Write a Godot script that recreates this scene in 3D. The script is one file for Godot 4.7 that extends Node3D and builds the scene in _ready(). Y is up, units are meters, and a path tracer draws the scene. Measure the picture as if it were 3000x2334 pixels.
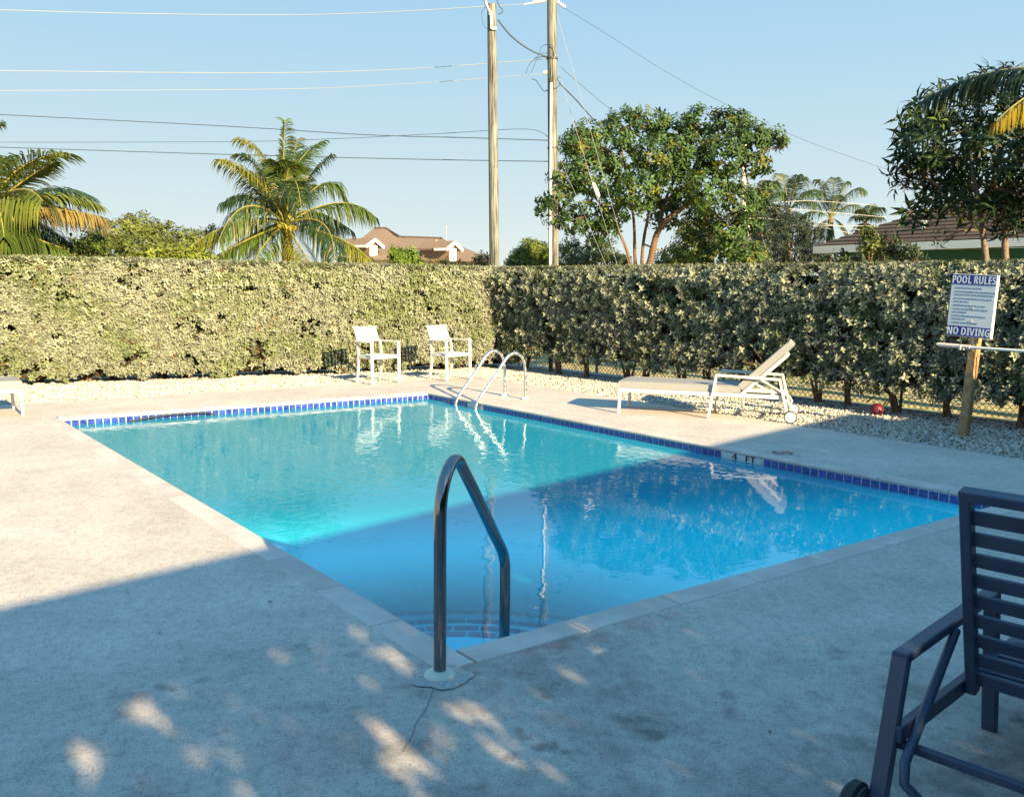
extends Node3D
# A small swimming pool between two clipped hedges in low evening sun. x runs along the near side of the pool, -z along its left side, y is up, metres.

const PX := 5.06     # pool, near corner at the origin
const PZ := -8.46
const WATER := -0.085
const SUN := Vector3(-0.0570, 0.3469, 0.9362)   # towards the sun

var rng := RandomNumberGenerator.new()
var used := {}
var mats := {}

# ------------------------------------------------------------------ mesh building
class MB:
	var v := PackedVector3Array()
	var n := PackedVector3Array()
	var uv := PackedVector2Array()
	var c := PackedColorArray()
	var col := Color.WHITE
	var uvs := 1.0
	func vert(p: Vector3, nn: Vector3, t := Vector2.ZERO) -> void:
		v.append(p); n.append(nn); uv.append(t); c.append(col)
	func tri(a: Vector3, b: Vector3, d: Vector3) -> void:   # counter-clockwise seen from its front
		var nn := (b - a).cross(d - a).normalized()
		vert(a, nn); vert(d, nn); vert(b, nn)
	func quad(a: Vector3, b: Vector3, d: Vector3, e: Vector3) -> void:
		var nn := (b - a).cross(d - a).normalized()
		var w := (b - a).length() * uvs
		var h := (e - a).length() * uvs
		vert(a, nn, Vector2(0, h)); vert(d, nn, Vector2(w, 0)); vert(b, nn, Vector2(w, h))
		vert(a, nn, Vector2(0, h)); vert(e, nn, Vector2(0, 0)); vert(d, nn, Vector2(w, 0))
	func box(at: Vector3, size: Vector3, bas := Basis(), ch := 0.0) -> void:   # chamfered by ch
		var h := size * 0.5
		if ch <= 0.0:
			for ax in 3:
				for s in [-1.0, 1.0]:
					var o := Vector3.ZERO; o[ax] = h[ax] * s
					var p := Vector3.ZERO; p[(ax + 1) % 3] = h[(ax + 1) % 3]
					var q := Vector3.ZERO; q[(ax + 2) % 3] = h[(ax + 2) % 3] * s
					quad(at + bas * (o - p - q), at + bas * (o + p - q), at + bas * (o + p + q), at + bas * (o - p + q))
			return
		var k := h - Vector3(ch, ch, ch)
		for ax in 3:
			var b1 := (ax + 1) % 3
			var c1 := (ax + 2) % 3
			for s in [-1.0, 1.0]:
				var o := Vector3.ZERO; o[ax] = h[ax] * s
				var p := Vector3.ZERO; p[b1] = k[b1]
				var q := Vector3.ZERO; q[c1] = k[c1] * s
				quad(at + bas * (o - p - q), at + bas * (o + p - q), at + bas * (o + p + q), at + bas * (o - p + q))
			for s in [-1.0, 1.0]:      # the edges along ax
				for t in [-1.0, 1.0]:
					var e1 := Vector3.ZERO; e1[b1] = h[b1] * s; e1[c1] = k[c1] * t
					var e2 := Vector3.ZERO; e2[b1] = k[b1] * s; e2[c1] = h[c1] * t
					var l := Vector3.ZERO; l[ax] = k[ax]
					flip(at, bas, e1, e2, l)
		for sx in [-1.0, 1.0]:
			for sy in [-1.0, 1.0]:
				for sz in [-1.0, 1.0]:
					var a := at + bas * Vector3(h.x * sx, k.y * sy, k.z * sz)
					var b := at + bas * Vector3(k.x * sx, h.y * sy, k.z * sz)
					var d := at + bas * Vector3(k.x * sx, k.y * sy, h.z * sz)
					if sx * sy * sz > 0: tri(a, b, d)
					else: tri(a, d, b)
	func flip(at: Vector3, bas: Basis, e1: Vector3, e2: Vector3, l: Vector3) -> void:
		var out := bas * (e1 + e2)
		var a := at + bas * (e1 - l)
		var b := at + bas * (e2 - l)
		var d := at + bas * (e2 + l)
		var e := at + bas * (e1 + l)
		if (b - a).cross(d - a).dot(out) > 0: quad(a, b, d, e)
		else: quad(a, e, d, b)
	func beam(a: Vector3, b: Vector3, w: float, h: float, up := Vector3.UP, ch := 0.003) -> void:   # a bar from a to b, h along up
		var z := (b - a).normalized()
		var x := up.cross(z).normalized()
		var y := z.cross(x)
		box((a + b) * 0.5, Vector3(w, h, (b - a).length()), Basis(x, y, z), ch)
	func tube(pts: PackedVector3Array, radii: Array, sides := 8, caps := true) -> void:
		var m := pts.size()
		var ref := Vector3.UP
		var d0 := (pts[1] - pts[0]).normalized()
		if absf(d0.dot(ref)) > 0.9: ref = Vector3.RIGHT
		var x := d0.cross(ref).normalized()
		var rings: Array[PackedVector3Array] = []
		var norms: Array[PackedVector3Array] = []
		var along := PackedFloat32Array()
		var run := 0.0
		for i in m:
			var d := (pts[mini(i + 1, m - 1)] - pts[maxi(i - 1, 0)]).normalized()
			x = (x - d * x.dot(d)).normalized()
			var y := d.cross(x)
			var r: float = radii[mini(i, radii.size() - 1)]
			var ring := PackedVector3Array()
			var nr := PackedVector3Array()
			for k in sides:
				var a := TAU * k / sides
				var nn := x * cos(a) + y * sin(a)
				ring.append(pts[i] + nn * r); nr.append(nn)
			rings.append(ring); norms.append(nr)
			if i > 0: run += (pts[i] - pts[i - 1]).length()
			along.append(run * uvs)
		for i in m - 1:
			for k in sides:
				var k2 := (k + 1) % sides
				var u0 := float(k) / sides
				var u1 := float(k + 1) / sides
				var a := rings[i][k]; var b := rings[i][k2]; var d := rings[i + 1][k2]; var e := rings[i + 1][k]
				vert(a, norms[i][k], Vector2(u0, along[i])); vert(d, norms[i + 1][k2], Vector2(u1, along[i + 1])); vert(b, norms[i][k2], Vector2(u1, along[i]))
				vert(a, norms[i][k], Vector2(u0, along[i])); vert(e, norms[i + 1][k], Vector2(u0, along[i + 1])); vert(d, norms[i + 1][k2], Vector2(u1, along[i + 1]))
		if caps:
			for k in sides:
				var k2 := (k + 1) % sides
				tri(pts[0], rings[0][k2], rings[0][k])
				tri(pts[m - 1], rings[m - 1][k], rings[m - 1][k2])
	func lathe(at: Vector3, prof: Array, sides := 24, axis := Basis()) -> void:   # prof: Vector2(radius, height), upwards on the outside
		for i in prof.size() - 1:
			var p0: Vector2 = prof[i]
			var p1: Vector2 = prof[i + 1]
			var nn := Vector2(p1.y - p0.y, p0.x - p1.x).normalized()
			for k in sides:
				var a0 := TAU * k / sides
				var a1 := TAU * (k + 1) / sides
				var d0 := Vector3(cos(a0), 0, -sin(a0))
				var d1 := Vector3(cos(a1), 0, -sin(a1))
				var n0 := axis * (d0 * nn.x + Vector3.UP * nn.y)
				var n1 := axis * (d1 * nn.x + Vector3.UP * nn.y)
				var a := at + axis * (d0 * p0.x + Vector3.UP * p0.y)
				var b := at + axis * (d1 * p0.x + Vector3.UP * p0.y)
				var d := at + axis * (d1 * p1.x + Vector3.UP * p1.y)
				var e := at + axis * (d0 * p1.x + Vector3.UP * p1.y)
				if p0.x > 0.0:
					vert(a, n0); vert(d, n1); vert(b, n1)
				if p1.x > 0.0:
					vert(a, n0); vert(e, n0); vert(d, n1)
	func mesh() -> ArrayMesh:
		var a := []
		a.resize(Mesh.ARRAY_MAX)
		a[Mesh.ARRAY_VERTEX] = v; a[Mesh.ARRAY_NORMAL] = n; a[Mesh.ARRAY_TEX_UV] = uv; a[Mesh.ARRAY_COLOR] = c
		var am := ArrayMesh.new()
		am.add_surface_from_arrays(Mesh.PRIMITIVE_TRIANGLES, a)
		return am

# ------------------------------------------------------------------ naming and tagging
func numbered(called: String) -> String:
	if not used.has(called):
		used[called] = 0
		return called
	used[called] += 1
	return "%s_%03d" % [called, used[called]]

func tag(o: Node, label: String, category := "", group := "", kind := "") -> void:
	if label: o.set_meta("label", label)
	if category: o.set_meta("category", category)
	if group: o.set_meta("group", group)
	if kind: o.set_meta("kind", kind)

func thing(called: String, label: String, category: String, at := Vector3.ZERO, group := "") -> Node3D:
	var o := Node3D.new()
	o.name = numbered(called)
	add_child(o)
	o.position = at
	tag(o, label, category, group)
	return o

func part_name(called: String, parent: Node) -> String:
	if parent == self: return numbered(called)
	var count: Dictionary = parent.get_meta("names", {})
	var k: int = count.get(called, 0)
	count[called] = k + 1
	parent.set_meta("names", count)
	return called if k == 0 else "%s_%03d" % [called, k]

func put(called: String, m: Mesh, mat: Material, parent: Node = self) -> MeshInstance3D:
	var o := MeshInstance3D.new()
	o.mesh = m
	o.material_override = mat
	o.name = part_name(called, parent)
	parent.add_child(o, true)
	return o

func obj(called: String, b: MB, mat: Material, parent: Node = self) -> MeshInstance3D:
	return put(called, b.mesh(), mat, parent)

func scatter(called: String, m: Mesh, mat: Material, where: Array[Transform3D], tints: PackedColorArray, parent: Node = self) -> MultiMeshInstance3D:
	var mm := MultiMesh.new()
	mm.transform_format = MultiMesh.TRANSFORM_3D
	mm.use_colors = true
	mm.mesh = m
	mm.instance_count = where.size()
	for i in where.size():
		mm.set_instance_transform(i, where[i])
		mm.set_instance_color(i, tints[i])
	var o := MultiMeshInstance3D.new()
	o.multimesh = mm
	o.material_override = mat
	o.name = part_name(called, parent)
	parent.add_child(o, true)
	o.set_meta("kind", "stuff")
	return o

func copy_of(o: Node3D, label: String, at: Vector3, yaw: float) -> Node3D:
	var c: Node3D = o.duplicate()
	c.name = numbered(String(o.name))
	add_child(c)
	c.position = at
	c.rotation.y = yaw
	c.set_meta("label", label)
	return c

# ------------------------------------------------------------------ materials
func lin(r: float, g: float, b: float) -> Color:
	return Color(r, g, b).linear_to_srgb()

func mat(r: float, g: float, b: float, rough := 0.8, metal := 0.0) -> StandardMaterial3D:
	var key := "%.3f %.3f %.3f %.2f %.2f" % [r, g, b, rough, metal]
	if not mats.has(key):
		var m := StandardMaterial3D.new()
		m.albedo_color = lin(r, g, b)
		m.roughness = rough
		m.metallic = metal
		mats[key] = m
	return mats[key]

func leafy(rough := 0.55, through := 0.3) -> StandardMaterial3D:   # colour from vertices and copies
	var key := "leaf %.2f %.2f" % [rough, through]
	if not mats.has(key):
		var m := StandardMaterial3D.new()
		m.vertex_color_use_as_albedo = true
		m.roughness = rough
		m.metallic_specular = 0.35
		m.cull_mode = BaseMaterial3D.CULL_DISABLED
		if through > 0.0:
			m.backlight_enabled = true
			m.backlight = lin(through, through, through * 0.6)
		mats[key] = m
	return mats[key]

func noise(freq: float, octaves: int, seed_: int, kind := FastNoiseLite.TYPE_SIMPLEX_SMOOTH) -> FastNoiseLite:
	var f := FastNoiseLite.new()
	f.noise_type = kind
	f.frequency = freq
	f.seed = seed_
	f.fractal_octaves = octaves
	return f

func grain(size: int, freq: float, octaves: int, seed_: int, lo: Color, hi: Color, stretch := 1.0) -> ImageTexture:   # seamless mottling between two linear colours
	var im := noise(freq, octaves, seed_).get_seamless_image(size, size)
	if stretch != 1.0:
		im.resize(size, int(size / stretch))
	var src := im.get_data()
	var w := im.get_width()
	var h := im.get_height()
	var out := PackedByteArray()
	out.resize(w * h * 3)
	var table := PackedByteArray()
	for i in 256:
		var c := lo.lerp(hi, smoothstep(0.15, 0.85, i / 255.0)).linear_to_srgb()
		table.append(int(c.r * 255)); table.append(int(c.g * 255)); table.append(int(c.b * 255))
	for i in w * h:
		var k := src[i] * 3
		out[i * 3] = table[k]; out[i * 3 + 1] = table[k + 1]; out[i * 3 + 2] = table[k + 2]
	return ImageTexture.create_from_image(Image.create_from_data(w, h, false, Image.FORMAT_RGB8, out))

func relief(size: int, freq: float, octaves: int, seed_: int) -> ImageTexture:
	return ImageTexture.create_from_image(noise(freq, octaves, seed_).get_seamless_image(size, size))

func textured(key: String, tex: Texture2D, scale: float, rough: float, bump: Texture2D = null, cm := 0.3, world := true) -> StandardMaterial3D:
	var m := StandardMaterial3D.new()
	m.albedo_texture = tex
	m.uv1_triplanar = true
	m.uv1_world_triplanar = world
	m.uv1_scale = Vector3.ONE * scale
	m.roughness = rough
	if bump:
		m.heightmap_enabled = true
		m.heightmap_texture = bump
		m.heightmap_scale = cm
	mats[key] = m
	return m

func bez(a: Vector3, b: Vector3, c: Vector3, steps: int) -> PackedVector3Array:
	var out := PackedVector3Array()
	for i in steps + 1:
		var t := float(i) / steps
		out.append(a.lerp(b, t).lerp(b.lerp(c, t), t))
	return out

func smooth(pts: Array, steps := 5) -> PackedVector3Array:   # a curve through the points
	var out := PackedVector3Array()
	for i in pts.size() - 1:
		var p0: Vector3 = pts[maxi(i - 1, 0)]
		var p1: Vector3 = pts[i]
		var p2: Vector3 = pts[i + 1]
		var p3: Vector3 = pts[mini(i + 2, pts.size() - 1)]
		for k in steps:
			out.append(p1.cubic_interpolate(p2, p0, p3, float(k) / steps))
	out.append(pts[pts.size() - 1])
	return out

func around() -> Vector3:
	while true:
		var p := Vector3(rng.randf_range(-1, 1), rng.randf_range(-1, 1), rng.randf_range(-1, 1))
		if p.length_squared() < 1.0 and p.length_squared() > 0.001: return p
	return Vector3.UP

func facing(y: Vector3, spin: float, s: float) -> Basis:   # local y along y, turned about it
	var yy := y.normalized()
	var x := yy.cross(Vector3.RIGHT if absf(yy.x) < 0.8 else Vector3.FORWARD).normalized()
	var b := Basis(x, yy, x.cross(yy))
	return (b * Basis(Vector3.UP, spin)).scaled_local(Vector3.ONE * s)

func leaf(b: MB, root: Vector3, dir: Vector3, up: Vector3, len: float, wid: float, droop := 0.0) -> void:   # a folded leaf of four faces
	var side := dir.cross(up).normalized() * wid * 0.5
	var tip := root + dir * len - up * len * droop
	var mid := root + dir * len * 0.5 - up * len * droop * 0.25
	var lift := up * wid * 0.18
	b.tri(root, mid - side + lift, mid)
	b.tri(root, mid, mid + side + lift)
	b.tri(mid, mid - side + lift, tip)
	b.tri(mid, tip, mid + side + lift)

func sprig(count: int, len: float, wid: float, stem: float, spread: float, droop: float, seed_: int) -> ArrayMesh:
	rng.seed = seed_
	var b := MB.new()
	for i in count:
		var a := i * 2.4 + rng.randf_range(-0.4, 0.4)
		var t := float(i) / maxf(count - 1, 1)
		var up := spread * (1.0 - t) * 0.6 + 0.25
		var dir := Vector3(cos(a), lerpf(0.15, 1.1, t) * (1.0 - spread * 0.4), sin(a)).normalized()
		var out := Vector3(-cos(a) * 0.6, 1.0, -sin(a) * 0.6).normalized()
		var s := rng.randf_range(0.75, 1.15)
		b.col = Color.WHITE * rng.randf_range(0.8, 1.12)
		leaf(b, Vector3(0, stem * t, 0), dir, (out - dir * out.dot(dir)).normalized(), len * s, wid * s, droop)
	return b.mesh()

func _ready() -> void:
	rng.seed = 7
	# camera
	var cam := Camera3D.new()
	cam.name = "camera"
	add_child(cam)
	cam.transform = Transform3D(Basis(Vector3(0.8021, 0.0115, 0.5971), Vector3(0.063, 0.9926, -0.1038), Vector3(-0.5939, 0.1209, 0.7954)).orthonormalized(), Vector3(-2.144, 1.6, 3.277))
	cam.fov = 46.62
	cam.near = 0.05
	cam.far = 1500.0
	cam.current = true
	# sky
	var sky_mat := ProceduralSkyMaterial.new()
	sky_mat.sky_top_color = lin(0.054, 0.168, 0.282)
	sky_mat.sky_horizon_color = lin(0.268, 0.292, 0.270)
	sky_mat.sky_curve = 0.19
	sky_mat.ground_bottom_color = lin(0.08, 0.08, 0.07)
	sky_mat.ground_horizon_color = lin(0.2, 0.22, 0.2)
	sky_mat.sun_angle_max = 12.0
	var sky := Sky.new()
	sky.sky_material = sky_mat
	var env := Environment.new()
	env.background_mode = Environment.BG_SKY
	env.sky = sky
	env.tonemap_mode = Environment.TONE_MAPPER_LINEAR
	env.tonemap_exposure = 3.15
	env.sdfgi_enabled = true
	env.ssao_enabled = true
	env.ssil_enabled = true
	var we := WorldEnvironment.new()
	we.name = "environment"
	we.environment = env
	add_child(we)
	# sun
	var sun := DirectionalLight3D.new()
	sun.name = "sun"
	sun.light_energy = 1.5
	sun.light_color = lin(1.0, 0.80, 0.44)
	sun.light_angular_distance = 0.5
	sun.shadow_enabled = true
	add_child(sun)
	sun.look_at_from_position(SUN * 50.0, Vector3.ZERO, Vector3.UP)

	make_materials()
	ground_and_deck()
	pool()
	added_shade_casters()
	far_houses()
	hedges()
	poles_and_wires()
	palms()
	trees()
	gravel()
	sign_post()
	furniture()
	ladder_and_handrail()
	small_things()
	for o in get_children():
		if o.has_meta("names"): o.remove_meta("names")

func make_materials() -> void:
	# the deck: worn pale concrete, rougher and stained towards the near end
	var size := 1024
	var broad := noise(0.006, 4, 11).get_image(size, size).get_data()
	var fine := noise(0.05, 4, 12).get_image(size, size).get_data()
	var streak := noise(0.02, 3, 13).get_image(size, size).get_data()
	var out := PackedByteArray()
	out.resize(size * size * 3)
	var stains := [[0.25, 0.17, 0.05, 0.5], [0.42, 0.2, 0.06, 0.6], [0.62, 0.24, 0.05, 0.5], [0.93, 0.2, 0.09, 0.45], [1.12, 0.24, 0.06, 0.4], [-0.85, 0.5, 0.2, 0.25], [-1.3, 0.9, 0.25, 0.2]]
	var to := PackedByteArray()
	for i in 1024: to.append(int(clampf(pow(i / 1023.0, 1.0 / 2.2), 0, 1) * 255))
	for j in size:
		var z := j * 16.0 / size - 11.0
		for i in size:
			var x := i * 16.0 / size - 7.0
			var k := j * size + i
			var a := broad[k] / 255.0
			var f := fine[k] / 255.0
			var s := streak[k] / 255.0
			var worn := smoothstep(-0.4, 1.5, z + (a - 0.5) * 2.4 - 0.35 * maxf(x, 0.0) + 0.25 * smoothstep(-0.5, -2.0, x))
			var v := 1.0 + (a - 0.5) * (0.22 + 0.16 * worn) + (s - 0.5) * (0.18 + 0.18 * worn) + (f - 0.5) * (0.2 + 0.5 * worn)
			v *= 1.0 - 0.30 * worn * smoothstep(0.2, 0.75, a * 0.6 + s * 0.5)
			v *= 1.0 - 0.42 * worn * smoothstep(0.4, 0.7, f + (s - 0.5) * 0.6)
			v *= 1.0 - 0.4 * smoothstep(0.70, 0.80, f) * (0.25 + 0.75 * worn)
			var r := 0.66 * v
			var g := 0.572 * v
			var b := 0.535 * v
			if z > -0.3:
				for t in stains:
					var d: float = Vector2(x - t[0], z - t[1]).length() / t[2]
					if d < 1.6:
						var w: float = t[3] * smoothstep(1.5, 0.6, d + (f - 0.5) * 1.2) * (0.4 + s)
						r *= 1.0 - 0.05 * w; g *= 1.0 - 0.42 * w; b *= 1.0 - 0.42 * w
			out[k * 3] = to[clampi(int(r * 1023), 0, 1023)]; out[k * 3 + 1] = to[clampi(int(g * 1023), 0, 1023)]; out[k * 3 + 2] = to[clampi(int(b * 1023), 0, 1023)]
	var deck := StandardMaterial3D.new()
	deck.albedo_texture = ImageTexture.create_from_image(Image.create_from_data(size, size, false, Image.FORMAT_RGB8, out))
	deck.roughness = 0.9
	deck.metallic_specular = 0.25
	deck.detail_enabled = true
	deck.detail_blend_mode = BaseMaterial3D.BLEND_MODE_MUL
	deck.detail_uv_layer = BaseMaterial3D.DETAIL_UV_2
	deck.uv2_triplanar = true
	deck.uv2_world_triplanar = true
	deck.uv2_scale = Vector3.ONE * 1.13
	deck.detail_albedo = speckle(512, 21)
	mats.deck = deck
	var rough := relief(512, 0.03, 5, 31)
	mats.relief = rough
	for i in 4:
		var c: float = 1.0 + [0.0, 0.03, -0.04, 0.06][i]
		var m := textured("coping%d" % i, grain(256, 0.012, 4, 41 + i, Color(0.54 * c, 0.45 * c, 0.43 * c), Color(0.64 * c, 0.555 * c, 0.53 * c)), 0.8, 0.85, rough, 0.15)
		m.metallic_specular = 0.25
	for i in 4:
		var m := textured("tile%d" % i, grain(128, 0.03, 3, 51 + i, Color(0.014, 0.035, 0.22) * (0.8 + 0.13 * i), Color(0.04, 0.09, 0.40) * (0.8 + 0.13 * i)), 4.0, 0.16)
		m.clearcoat_enabled = true
		m.clearcoat = 0.5
		m.clearcoat_roughness = 0.08
	for i in 2:
		textured("step_tile%d" % i, grain(64, 0.03, 3, 57 + i, Color(0.002, 0.015, 0.13), Color(0.004, 0.035, 0.22)), 4.0, 0.4)
	textured("grout", grain(128, 0.03, 3, 61, Color(0.45, 0.48, 0.47), Color(0.6, 0.62, 0.6)), 3.0, 0.8)
	textured("plaster", grain(256, 0.012, 4, 62, Color(0.006, 0.56, 0.84), Color(0.010, 0.62, 0.92)), 0.5, 0.8)
	textured("step_plaster", grain(256, 0.012, 4, 81, Color(0.006, 0.66, 0.90), Color(0.012, 0.72, 0.97)), 0.5, 0.8)
	textured("gravel_bed", grain(512, 0.06, 4, 63, Color(0.30, 0.27, 0.22), Color(0.55, 0.51, 0.44)), 1.3, 0.95, rough, 1.0)
	textured("mulch", grain(256, 0.05, 4, 78, Color(0.035, 0.026, 0.018), Color(0.12, 0.085, 0.055)), 1.5, 0.95, rough, 2.0)
	textured("earth", grain(512, 0.02, 5, 64, Color(0.30, 0.24, 0.10), Color(0.55, 0.47, 0.24)), 0.35, 0.95, rough, 2.0)
	textured("wood", grain(512, 0.02, 5, 65, Color(0.17, 0.135, 0.085), Color(0.40, 0.34, 0.23), 1.0), 1.0, 0.85, rough, 0.4)
	textured("post_wood", grain(256, 0.02, 5, 66, Color(0.26, 0.16, 0.075), Color(0.40, 0.26, 0.13)), 1.6, 0.8, rough, 0.25)
	textured("bark", grain(256, 0.03, 4, 67, Color(0.10, 0.065, 0.04), Color(0.24, 0.16, 0.10)), 2.0, 0.9, rough, 0.8)
	textured("red_bark", grain(256, 0.03, 4, 68, Color(0.08, 0.052, 0.035), Color(0.19, 0.115, 0.07)), 2.0, 0.85, rough, 0.6)
	textured("grey_bark", grain(256, 0.03, 4, 79, Color(0.12, 0.085, 0.065), Color(0.24, 0.175, 0.135)), 2.0, 0.9, rough, 0.6)
	textured("twig_shade", grain(128, 0.03, 4, 69, Color(0.03, 0.024, 0.014), Color(0.07, 0.055, 0.03)), 3.0, 0.95, rough, 1.5)
	textured("shingle", grain(256, 0.05, 4, 70, Color(0.16, 0.105, 0.075), Color(0.27, 0.18, 0.13)), 0.6, 0.95)
	textured("dark_shingle", grain(256, 0.05, 4, 71, Color(0.042, 0.024, 0.019), Color(0.085, 0.052, 0.04)), 0.7, 0.95)
	textured("stucco", grain(256, 0.03, 4, 72, Color(0.5, 0.47, 0.4), Color(0.6, 0.57, 0.5)), 0.8, 0.9)
	textured("cloth", grain(256, 0.06, 3, 73, Color(0.245, 0.24, 0.25), Color(0.31, 0.305, 0.31)), 3.0, 0.95, rough, 0.06)
	textured("alu", grain(128, 0.02, 3, 74, Color(0.52, 0.515, 0.51), Color(0.60, 0.595, 0.59)), 2.0, 0.45)
	textured("shaded_alu", grain(128, 0.02, 3, 75, Color(0.030, 0.045, 0.088), Color(0.042, 0.060, 0.112)), 2.0, 0.4)  # near lounger: same aluminium with shade painted into its colour
	var steel := mat(0.72, 0.70, 0.68, 0.22, 1.0)
	steel.roughness_texture = relief(256, 0.02, 4, 76)
	steel.roughness = 0.6
	steel.uv1_triplanar = true
	steel.uv1_world_triplanar = true
	steel.uv1_scale = Vector3.ONE * 3.0
	mats.steel = steel
	var dull: StandardMaterial3D = steel.duplicate()  # steel darkened to imitate dark surroundings mirrored in the handrail
	dull.albedo_color = lin(0.24, 0.24, 0.26)
	dull.roughness = 0.30
	mats.shaded_steel = dull
	textured("dark_boards", grain(256, 0.02, 4, 77, Color(0.035, 0.028, 0.022), Color(0.07, 0.055, 0.042)), 1.0, 0.9)
	# water: a clear rippled skin over faintly clouded water
	var skin := StandardMaterial3D.new()
	skin.transparency = BaseMaterial3D.TRANSPARENCY_ALPHA
	skin.albedo_color = Color(1, 1, 1, 0.02)
	skin.roughness = 0.0
	skin.metallic_specular = 0.42
	mats.skin = skin
	var cloud := StandardMaterial3D.new()
	cloud.transparency = BaseMaterial3D.TRANSPARENCY_ALPHA
	cloud.vertex_color_use_as_albedo = true
	cloud.roughness = 1.0
	cloud.metallic_specular = 0.0
	mats.cloud = cloud

func speckle(size: int, seed_: int) -> ImageTexture:   # pits and grains, multiplied over the concrete
	var a := noise(0.09, 4, seed_).get_seamless_image(size, size).get_data()
	var b := noise(0.025, 4, seed_ + 1).get_seamless_image(size, size).get_data()
	var out := PackedByteArray()
	out.resize(size * size * 3)
	for i in size * size:
		var f := a[i] / 255.0
		var g := b[i] / 255.0
		var v := 0.95 + (f - 0.5) * 0.26 + (g - 0.5) * 0.2 - 0.30 * smoothstep(0.68, 0.80, f * 0.75 + g * 0.3)
		var k := int(clampf(v, 0.0, 1.0) * 255)
		out[i * 3] = k; out[i * 3 + 1] = k; out[i * 3 + 2] = k
	return ImageTexture.create_from_image(Image.create_from_data(size, size, false, Image.FORMAT_RGB8, out))

# ------------------------------------------------------------------ the ground, the deck, the pool
func sheet(b: MB, x0: float, z0: float, x1: float, z1: float, y: float) -> void:
	var p := [Vector2(x0, z0), Vector2(x0, z1), Vector2(x1, z1), Vector2(x1, z0)]
	for k in [0, 2, 1, 0, 3, 2]:
		b.vert(Vector3(p[k].x, y, p[k].y), Vector3.UP, Vector2((p[k].x + 7.0) / 16.0, (p[k].y + 11.0) / 16.0))

func frame_of_sheets(b: MB, o: Rect2, i: Rect2, y: float) -> void:   # a sheet with a rectangular hole
	sheet(b, o.position.x, o.position.y, o.end.x, i.position.y, y)
	sheet(b, o.position.x, i.end.y, o.end.x, o.end.y, y)
	sheet(b, o.position.x, i.position.y, i.position.x, i.end.y, y)
	sheet(b, i.end.x, i.position.y, o.end.x, i.end.y, y)

func rect(x0: float, z0: float, x1: float, z1: float) -> Rect2:
	return Rect2(x0, z0, x1 - x0, z1 - z0)

func ground_and_deck() -> void:
	var b := MB.new()
	frame_of_sheets(b, rect(-500, -500, 500, 500), rect(-0.4, PZ - 0.4, PX + 0.4, 0.4), -0.06)
	tag(obj("ground", b, mats.earth), "dry sunlit ground beyond the hedges", "", "", "structure")
	b = MB.new()
	frame_of_sheets(b, rect(-9, -14.6, 9.9, 6.0), rect(-0.4, PZ - 0.4, PX + 0.4, 0.4), -0.04)
	tag(obj("gravel_bed", b, mats.gravel_bed), "bed of pale gravel between deck and hedges", "", "", "structure")
	b = MB.new()
	for h in [[Vector3(-7.5, -0.03, -13.58), Vector3(8.9, -0.03, -11.29), Vector3(0.14, 0, -0.99) * 1.1, Vector3(-0.14, 0, 0.99) * 0.02], [Vector3(8.36, -0.028, -11.7), Vector3(9.22, -0.028, 2.2), Vector3(0.9, 0, -0.06), Vector3(-1, 0, 0.06) * 0.04]]:
		mulch_strip(b, h)
	tag(obj("hedge_bed", b, mats.mulch), "dark mulch and leaf mould under the hedges", "", "", "structure")
	b = MB.new()
	var o := rect(-9, -10.12, 7.05, 6.0)
	frame_of_sheets(b, o, rect(-0.163, PZ - 0.163, PX + 0.163, 0.163), 0.0)
	b.quad(Vector3(7.05, -0.06, 6), Vector3(7.05, -0.06, -10.12), Vector3(7.05, 0, -10.12), Vector3(7.05, 0, 6))
	b.quad(Vector3(7.05, -0.06, -10.12), Vector3(-9, -0.06, -10.12), Vector3(-9, 0, -10.12), Vector3(7.05, 0, -10.12))
	tag(obj("pool_deck", b, mats.deck), "worn pale concrete pool deck", "", "", "structure")

func mulch_strip(b: MB, h: Array) -> void:   # a bed with a ragged front edge
	var n := noise(1.1, 3, 33)
	var steps := 90
	for i in steps:
		var p: Vector3 = h[0].lerp(h[1], float(i) / steps)
		var q: Vector3 = h[0].lerp(h[1], float(i + 1) / steps)
		var e: Vector3 = h[3].normalized()
		var p0: Vector3 = p + h[3] + e * 0.10 * n.get_noise_2d(p.x, p.z)
		var q0: Vector3 = q + h[3] + e * 0.10 * n.get_noise_2d(q.x, q.z)
		if (q0 - p0).cross(q + h[2] - p0).y > 0: b.quad(p0, q0, q + h[2], p + h[2])
		else: b.quad(q0, p0, p + h[2], q + h[2])

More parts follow.
